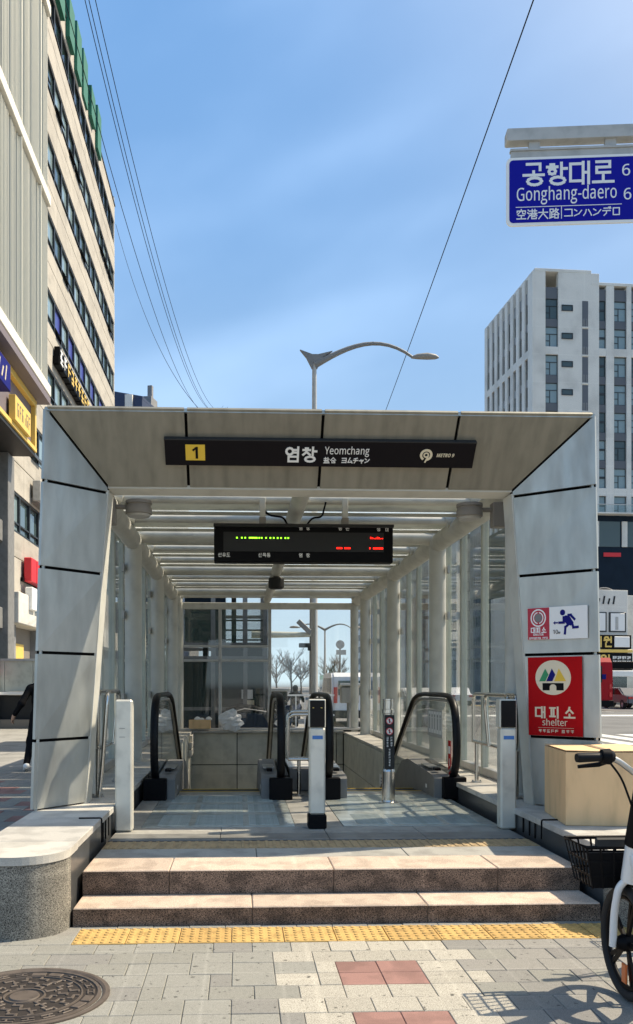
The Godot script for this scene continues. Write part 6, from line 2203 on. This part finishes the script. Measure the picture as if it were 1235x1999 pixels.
# built round the contact point of its front wheel, heading along -z
func bike(called: String, label: String) -> Node3D:
	var t := thing(called, label, "bicycle", Vector3.ZERO, "share bicycles")
	var R := 0.262
	for z in [0.0, 1.02]:
		var c := Vector3(0, R, z)
		var b := MB.new()
		var ring := []
		for k in 40:
			ring.append(c + Vector3(0, cos(TAU * k / 40), sin(TAU * k / 40)) * (R - 0.024))
		b.tube(ring, 0.024, 10, true)
		var w := part("wheel", b, M.tyre, t)
		var rm := MB.new()
		ring = []
		for k in 40:
			ring.append(c + Vector3(0, cos(TAU * k / 40), sin(TAU * k / 40)) * (R - 0.055))
		rm.tube(ring, 0.012, 8, true)
		part("rim", rm, M.black, w)
		# five pairs of cast spokes
		for k in 5:
			var sp := MB.new()
			for e in [-0.09, 0.09]:
				var a := TAU * k / 5 + 0.3
				sp.bar(c + Vector3(0, cos(a), sin(a)) * 0.03, c + Vector3(0, cos(a + e), sin(a + e)) * (R - 0.06), 0.018, 0.013, Vector3.RIGHT)
			part("spoke", sp, M.black, w)
		var hub := MB.new()
		hub.lathe(c, [Vector2(0, -0.055), Vector2(0.025, -0.055), Vector2(0.04, -0.02), Vector2(0.04, 0.02), Vector2(0.025, 0.055), Vector2(0, 0.055)], 14, Vector3.RIGHT)
		part("hub", hub, M.black, w)
		var rf := MB.new()
		rf.box(Vector3(-0.022, R - 0.135, z + 0.02), Vector3(0.012, 0.09, 0.045), 0.004)
		part("reflector", rf, M.orange, w)
	# fork: two white legs that bow outwards, a crown and a thick head
	for s in [-1.0, 1.0]:
		var fk := MB.new()
		fk.tube(bend([Vector3(s * 0.068, R - 0.015, 0), Vector3(s * 0.068, R + 0.14, 0.012), Vector3(s * 0.058, R + 0.27, 0.04), Vector3(s * 0.012, R + 0.315, 0.055)], 0.06, 5), 0.017, 10)
		part("fork_leg", fk, M.bike_white, t)
	var cr := MB.new()
	cr.tube([Vector3(0, R + 0.30, 0.05), Vector3(0, R + 0.47, 0.1)], [0.05, 0.05], 16)
	part("fork_crown", cr, M.bike_white, t)
	var hd := MB.new()
	hd.tube([Vector3(0, R + 0.47, 0.1), Vector3(0, R + 0.6, 0.135), Vector3(0, R + 0.82, 0.19)], [0.055, 0.05, 0.04], 16)
	part("head_tube", hd, M.black, t)
	var stem := MB.new()
	stem.tube([Vector3(0, R + 0.82, 0.19), Vector3(0, R + 0.87, 0.2)], [0.036, 0.03], 14)
	part("stem", stem, M.black, t)
	var hb := MB.new()
	var hy := R + 0.8
	var hz := 0.185
	hb.tube(bend([Vector3(-0.32, hy + 0.075, hz + 0.06), Vector3(-0.17, hy + 0.08, hz + 0.045), Vector3(-0.03, hy - 0.015, hz), Vector3(0.03, hy - 0.015, hz), Vector3(0.17, hy + 0.08, hz + 0.045), Vector3(0.32, hy + 0.075, hz + 0.06)], 0.06, 6), 0.0135, 12)
	var bar := part("handlebar", hb, M.steel_brushed, t)
	for s in [-1.0, 1.0]:
		var gp := MB.new()
		gp.tube([Vector3(s * 0.335, hy + 0.075, hz + 0.061), Vector3(s * 0.325, hy + 0.075, hz + 0.06), Vector3(s * 0.21, hy + 0.078, hz + 0.05)], [0.019, 0.021, 0.019], 14)
		part("grip", gp, M.rubber, bar)
		var gs := MB.new()
		gs.lathe(Vector3(s * 0.195, hy + 0.079, hz + 0.049), [Vector2(0.018, -0.03), Vector2(0.032, -0.025), Vector2(0.035, 0.01), Vector2(0.02, 0.03)], 16, Vector3.RIGHT)
		part("bell_shifter", gs, M.black, bar)
		var lv := MB.new()
		lv.tube([Vector3(s * 0.175, hy + 0.06, hz + 0.02), Vector3(s * 0.21, hy + 0.04, hz - 0.005), Vector3(s * 0.3, hy + 0.03, hz - 0.012)], [0.013, 0.011, 0.008], 8)
		part("brake_lever", lv, M.black, bar)
		var cb := MB.new()
		cb.tube(bend([Vector3(s * 0.17, hy + 0.05, hz + 0.02), Vector3(s * 0.1, hy - 0.02, hz - 0.02), Vector3(s * 0.03, hy - 0.2, hz - 0.03), Vector3(0.0, R + 0.45, 0.07)], 0.08), 0.005, 6)
		part("brake_cable", cb, M.black, t)
	# basket in front: rim, bars and a solid lower shell
	var bk := MB.new()
	var y0 := R + 0.245
	var y1 := R + 0.44
	var rimp := [Vector3(-0.19, y1, 0.0), Vector3(0.19, y1, 0.0), Vector3(0.19, y1, -0.27), Vector3(-0.19, y1, -0.27)]
	var botp := [Vector3(-0.15, y0, -0.03), Vector3(0.15, y0, -0.03), Vector3(0.15, y0, -0.24), Vector3(-0.15, y0, -0.24)]
	bk.tube(rimp, 0.009, 8, true)
	for k in 4:
		var a: Vector3 = rimp[k]
		var b2: Vector3 = rimp[(k + 1) % 4]
		var c: Vector3 = botp[k]
		var d: Vector3 = botp[(k + 1) % 4]
		for j in 6:
			bk.bar(a.lerp(b2, j / 6.0), c.lerp(d, j / 6.0), 0.008, 0.006)
		for u in [0.35, 0.7]:
			bk.bar(a.lerp(c, u), b2.lerp(d, u), 0.006, 0.01)
	var basket := part("basket", bk, M.black, t)
	var sh := MB.new()
	sh.plate(botp[0] + Vector3(0, 0.002, 0), botp[1] + Vector3(0, 0.002, 0), rimp[1].lerp(botp[1], 0.12), rimp[0].lerp(botp[0], 0.12), 0.002, 0.006)
	sh.plate(botp[3], botp[2], botp[1], botp[0], 0.002, 0.006)
	part("shell", sh, M.black, basket)
	var pl := MB.new()
	pl.box(Vector3(0, y1 + 0.02, -0.005), Vector3(0.3, 0.05, 0.02), 0.008)
	part("badge_plate", pl, M.dark_grey, basket)
	var st2 := MB.new()
	st2.bar(Vector3(0, y0, -0.03), Vector3(0, R + 0.33, 0.06), 0.05, 0.02)
	part("basket_stay", st2, M.black, t)
	# frame: deep step-through beam, seat tube, stays
	var fr := MB.new()
	fr.tube(bend([Vector3(0, R + 0.42, 0.12), Vector3(0, R + 0.12, 0.33), Vector3(0, R + 0.02, 0.62)], 0.16, 6), 0.045, 12)
	part("main_beam", fr, M.bike_white, t)
	ptube("seat_tube", M.bike_white, t, [Vector3(0, R + 0.0, 0.6), Vector3(0, R + 0.45, 0.76)], 0.028, 12)
	for s in [-1.0, 1.0]:
		ptube("chain_stay", M.bike_white, t, [Vector3(s * 0.035, R + 0.01, 0.62), Vector3(s * 0.065, R, 1.02)], 0.013, 8)
		ptube("seat_stay", M.bike_white, t, [Vector3(s * 0.03, R + 0.3, 0.71), Vector3(s * 0.065, R, 1.02)], 0.011, 8)
	ptube("seat_post", M.steel_brushed, t, [Vector3(0, R + 0.45, 0.76), Vector3(0, R + 0.58, 0.806)], 0.015, 10)
	var sd := MB.new()
	sd.tube([Vector3(0, R + 0.6, 0.62), Vector3(0, R + 0.615, 0.72), Vector3(0, R + 0.62, 0.84), Vector3(0, R + 0.63, 0.92)], [0.02, 0.04, 0.085, 0.06], 12, false, 1.0)
	part("saddle", sd, M.black, t)
	var fd := MB.new()
	for k in 9:
		var a0 := -0.2 + k * 0.24
		var a1 := a0 + 0.24
		fd.bar(Vector3(0, R + cos(a0) * (R + 0.03), 1.02 - sin(a0) * (R + 0.03) * -1.0), Vector3(0, R + cos(a1) * (R + 0.03), 1.02 - sin(a1) * (R + 0.03) * -1.0), 0.06, 0.004, Vector3.RIGHT.cross(Vector3(0, -sin(a0), cos(a0))))
	part("rear_mudguard", fd, M.bike_white, t)
	var gd := MB.new()
	gd.x = Transform3D(Basis(Vector3(0, 0, -1), Vector3.UP, Vector3.RIGHT), Vector3(0.05, R, 0.62))
	gd.ext(disc(0.09, 22), -0.004, 0.004)
	part("chain_ring", gd, M.black, t)
	for s in [-1.0, 1.0]:
		var ck := MB.new()
		ck.bar(Vector3(s * 0.075, R + 0.0, 0.62), Vector3(s * 0.085, R - s * -0.115, 0.62 + s * 0.105), 0.016, 0.026, Vector3.RIGHT)
		part("crank", ck, M.steel_brushed, t)
		var pd := MB.new()
		pd.box(Vector3(s * 0.145, R - s * -0.115, 0.62 + s * 0.105), Vector3(0.1, 0.026, 0.075), 0.004)
		var po := part("pedal", pd, M.black, t)
		var pr := MB.new()
		pr.box(Vector3(s * 0.145, R - s * -0.115, 0.62 + s * 0.105 + 0.039), Vector3(0.06, 0.014, 0.004))
		part("pedal_reflector", pr, M.orange, po)
	ptube("kickstand", M.steel_brushed, t, [Vector3(-0.05, R, 0.75), Vector3(-0.2, 0.01, 0.86)], 0.01, 8)
	return t


# ---------------------------------------------------------------- people: one skin over tapered bones
func skin_over(bones: Array, cell: float, k: float) -> ArrayMesh:
	var lo := Vector3.ONE * 1e9
	var hi := -lo
	for b in bones:
		for e in [[0, 2], [1, 3]]:
			lo = lo.min(b[e[0]] - Vector3.ONE * (b[e[1]] + 2 * cell))
			hi = hi.max(b[e[0]] + Vector3.ONE * (b[e[1]] + 2 * cell))
	var n := Vector3i((hi - lo) / cell) + Vector3i.ONE
	var f := PackedFloat32Array()
	f.resize(n.x * n.y * n.z)
	f.fill(1.0)
	for b in bones:
		var a: Vector3 = b[0]
		var ab: Vector3 = b[1] - b[0]
		var r := maxf(b[2], b[3]) + 2.5 * cell + k
		var p0 := Vector3i(((a.min(b[1]) - Vector3.ONE * r - lo) / cell).max(Vector3.ZERO))
		var p1 := Vector3i((a.max(b[1]) + Vector3.ONE * r - lo) / cell).min(n - Vector3i.ONE)
		for z in range(p0.z, p1.z + 1):
			for y in range(p0.y, p1.y + 1):
				for x in range(p0.x, p1.x + 1):
					var p := lo + Vector3(x, y, z) * cell
					var u := clampf((p - a).dot(ab) / maxf(ab.length_squared(), 1e-6), 0.0, 1.0)
					var d: float = (p - a - ab * u).length() - lerpf(b[2], b[3], u)
					var i := x + n.x * (y + n.y * z)
					var h := maxf(k - absf(f[i] - d), 0.0) / k
					f[i] = minf(f[i], d) - h * h * k * 0.25
	var st := SurfaceTool.new()
	st.begin(Mesh.PRIMITIVE_TRIANGLES)
	st.set_smooth_group(0)
	var vert := {}
	var at := func(x: int, y: int, z: int) -> Vector3:
		var key := Vector3i(x, y, z)
		if vert.has(key):
			return vert[key]
		var s := Vector3.ZERO
		var c := 0
		for e in [[0, 1], [2, 3], [4, 5], [6, 7], [0, 2], [1, 3], [4, 6], [5, 7], [0, 4], [1, 5], [2, 6], [3, 7]]:
			var q0 := Vector3i(x + (e[0] & 1), y + ((e[0] >> 1) & 1), z + (e[0] >> 2))
			var q1 := Vector3i(x + (e[1] & 1), y + ((e[1] >> 1) & 1), z + (e[1] >> 2))
			var f0 := f[q0.x + n.x * (q0.y + n.y * q0.z)]
			var f1 := f[q1.x + n.x * (q1.y + n.y * q1.z)]
			if (f0 < 0.0) != (f1 < 0.0):
				s += Vector3(q0).lerp(Vector3(q1), f0 / (f0 - f1))
				c += 1
		var r: Vector3 = lo + s / maxi(c, 1) * cell
		vert[key] = r
		return r
	for z in range(1, n.z - 1):
		for y in range(1, n.y - 1):
			for x in range(1, n.x - 1):
				var i := x + n.x * (y + n.y * z)
				var inside := f[i] < 0.0
				for ax in 3:
					var j: int = i + [1, n.x, n.x * n.y][ax]
					if (f[j] < 0.0) == inside:
						continue
					var q := []
					for e in [[0, 0], [-1, 0], [-1, -1], [0, -1]]:
						var c := [x, y, z]
						c[(ax + 1) % 3] += e[0]
						c[(ax + 2) % 3] += e[1]
						q.append(at.call(c[0], c[1], c[2]))
					if not inside:
						q.reverse()
					for v in [q[0], q[2], q[1], q[0], q[3], q[2]]:
						st.add_vertex(v)
	st.generate_normals()
	return st.commit()


func make_people() -> void:
	# someone in black walking away along the shop fronts, half hidden by the portal; heading along -z
	var t := thing("person", "person in black clothes walking past the shops, half hidden by the portal", "person", V(-3.42, 0, 15.2))
	t.rotation.y = deg_to_rad(25.0)
	var hip := 0.93
	var body := [
		[Vector3(0, hip, 0), Vector3(0, 1.2, -0.02), 0.15, 0.14], [Vector3(0, 1.2, -0.02), Vector3(0, 1.42, -0.03), 0.16, 0.13],
		[Vector3(-0.15, 1.4, -0.03), Vector3(0.15, 1.4, -0.03), 0.075, 0.075], [Vector3(0, 1.44, -0.03), Vector3(0, 1.53, -0.04), 0.06, 0.055],
		[Vector3(0, 1.62, -0.05), Vector3(0, 1.66, -0.05), 0.095, 0.1],
		[Vector3(-0.19, 1.39, -0.03), Vector3(-0.34, 1.14, 0.04), 0.065, 0.055], [Vector3(-0.34, 1.14, 0.04), Vector3(-0.44, 0.95, -0.06), 0.052, 0.042],
		[Vector3(0.19, 1.39, -0.03), Vector3(0.24, 1.1, -0.1), 0.065, 0.055], [Vector3(0.24, 1.1, -0.1), Vector3(0.22, 0.9, -0.26), 0.052, 0.042],
		[Vector3(-0.09, hip, 0), Vector3(-0.19, 0.5, 0.1), 0.1, 0.08], [Vector3(-0.19, 0.5, 0.1), Vector3(-0.31, 0.13, 0.3), 0.075, 0.055],
		[Vector3(0.09, hip, 0), Vector3(0.1, 0.5, -0.16), 0.1, 0.075], [Vector3(0.1, 0.5, -0.16), Vector3(0.1, 0.1, -0.2), 0.07, 0.048],
	]
	part("clothed_body", skin_over(body, 0.026, 0.05), M.cloth_black, t)
	for e in [[Vector3(-0.315, 0.1, 0.32), Vector3(-0.3, 0.04, 0.16)], [Vector3(0.1, 0.05, -0.16), Vector3(0.1, 0.04, -0.36)]]:
		part("shoe", skin_over([[e[0], e[1], 0.055, 0.042]], 0.016, 0.03), M.white, t)
	var face := [[Vector3(0, 1.63, -0.12), Vector3(0, 1.68, -0.11), 0.06, 0.07], [Vector3(0, 1.64, -0.19), Vector3(0, 1.66, -0.175), 0.012, 0.01]]
	part("face", skin_over(face, 0.012, 0.03), M.skin, t)
	var hand := [[Vector3(-0.445, 0.94, -0.065), Vector3(-0.46, 0.88, -0.09), 0.034, 0.03]]
	for i in 4:
		hand.append([Vector3(-0.475 + i * 0.012, 0.88, -0.075 - i * 0.014), Vector3(-0.478 + i * 0.012, 0.83, -0.1 - i * 0.014), 0.01, 0.008])
		hand.append([Vector3(-0.478 + i * 0.012, 0.83, -0.1 - i * 0.014), Vector3(-0.462 + i * 0.01, 0.8, -0.115 - i * 0.012), 0.009, 0.008])
	hand.append([Vector3(-0.43, 0.92, -0.085), Vector3(-0.425, 0.87, -0.125), 0.012, 0.009])
	part("hand", skin_over(hand, 0.007, 0.012), M.skin, t)
	# a rider in black on a scooter farther off, seen through the rear glass
	var r := thing("person", "person in dark clothes sitting on a scooter behind the rear glass", "person", V(2.0, 0.0, 31.0))
	var rb := [
		[Vector3(0, 0.72, 0.05), Vector3(0.0, 0.98, -0.02), 0.15, 0.15], [Vector3(0, 0.98, -0.02), Vector3(0, 1.14, -0.05), 0.16, 0.12],
		[Vector3(-0.15, 1.12, -0.05), Vector3(0.15, 1.12, -0.05), 0.075, 0.075], [Vector3(0, 1.16, -0.05), Vector3(0, 1.25, -0.07), 0.055, 0.055],
		[Vector3(0, 1.32, -0.08), Vector3(0, 1.37, -0.08), 0.095, 0.1],
		[Vector3(-0.2, 1.11, -0.05), Vector3(-0.3, 0.9, -0.2), 0.062, 0.052], [Vector3(-0.3, 0.9, -0.2), Vector3(-0.28, 0.95, -0.42), 0.05, 0.04],
		[Vector3(0.2, 1.11, -0.05), Vector3(0.3, 0.9, -0.2), 0.062, 0.052], [Vector3(0.3, 0.9, -0.2), Vector3(0.28, 0.95, -0.42), 0.05, 0.04],
		[Vector3(-0.1, 0.72, 0.05), Vector3(-0.17, 0.66, -0.35), 0.1, 0.075], [Vector3(-0.17, 0.66, -0.35), Vector3(-0.15, 0.3, -0.35), 0.068, 0.048],
		[Vector3(0.1, 0.72, 0.05), Vector3(0.17, 0.66, -0.35), 0.1, 0.075], [Vector3(0.17, 0.66, -0.35), Vector3(0.15, 0.3, -0.35), 0.068, 0.048],
		[Vector3(-0.15, 0.27, -0.33), Vector3(-0.15, 0.26, -0.47), 0.045, 0.04], [Vector3(0.15, 0.27, -0.33), Vector3(0.15, 0.26, -0.47), 0.045, 0.04],
	]
	part("clothed_body", skin_over(rb, 0.03, 0.05), M.cloth_black, r)
	part("face", skin_over([[Vector3(0, 1.32, -0.14), Vector3(0, 1.37, -0.13), 0.06, 0.07]], 0.015, 0.03), M.skin, r)
	var sc := get_node("scooter").duplicate()
	sc.name = numbered("scooter")
	add_child(sc)
	sc.set_meta("label", "scooter farther off under the rider in dark clothes")
	sc.position = V(2.0, 0, 31.1)
	sc.rotation.y = PI / 2
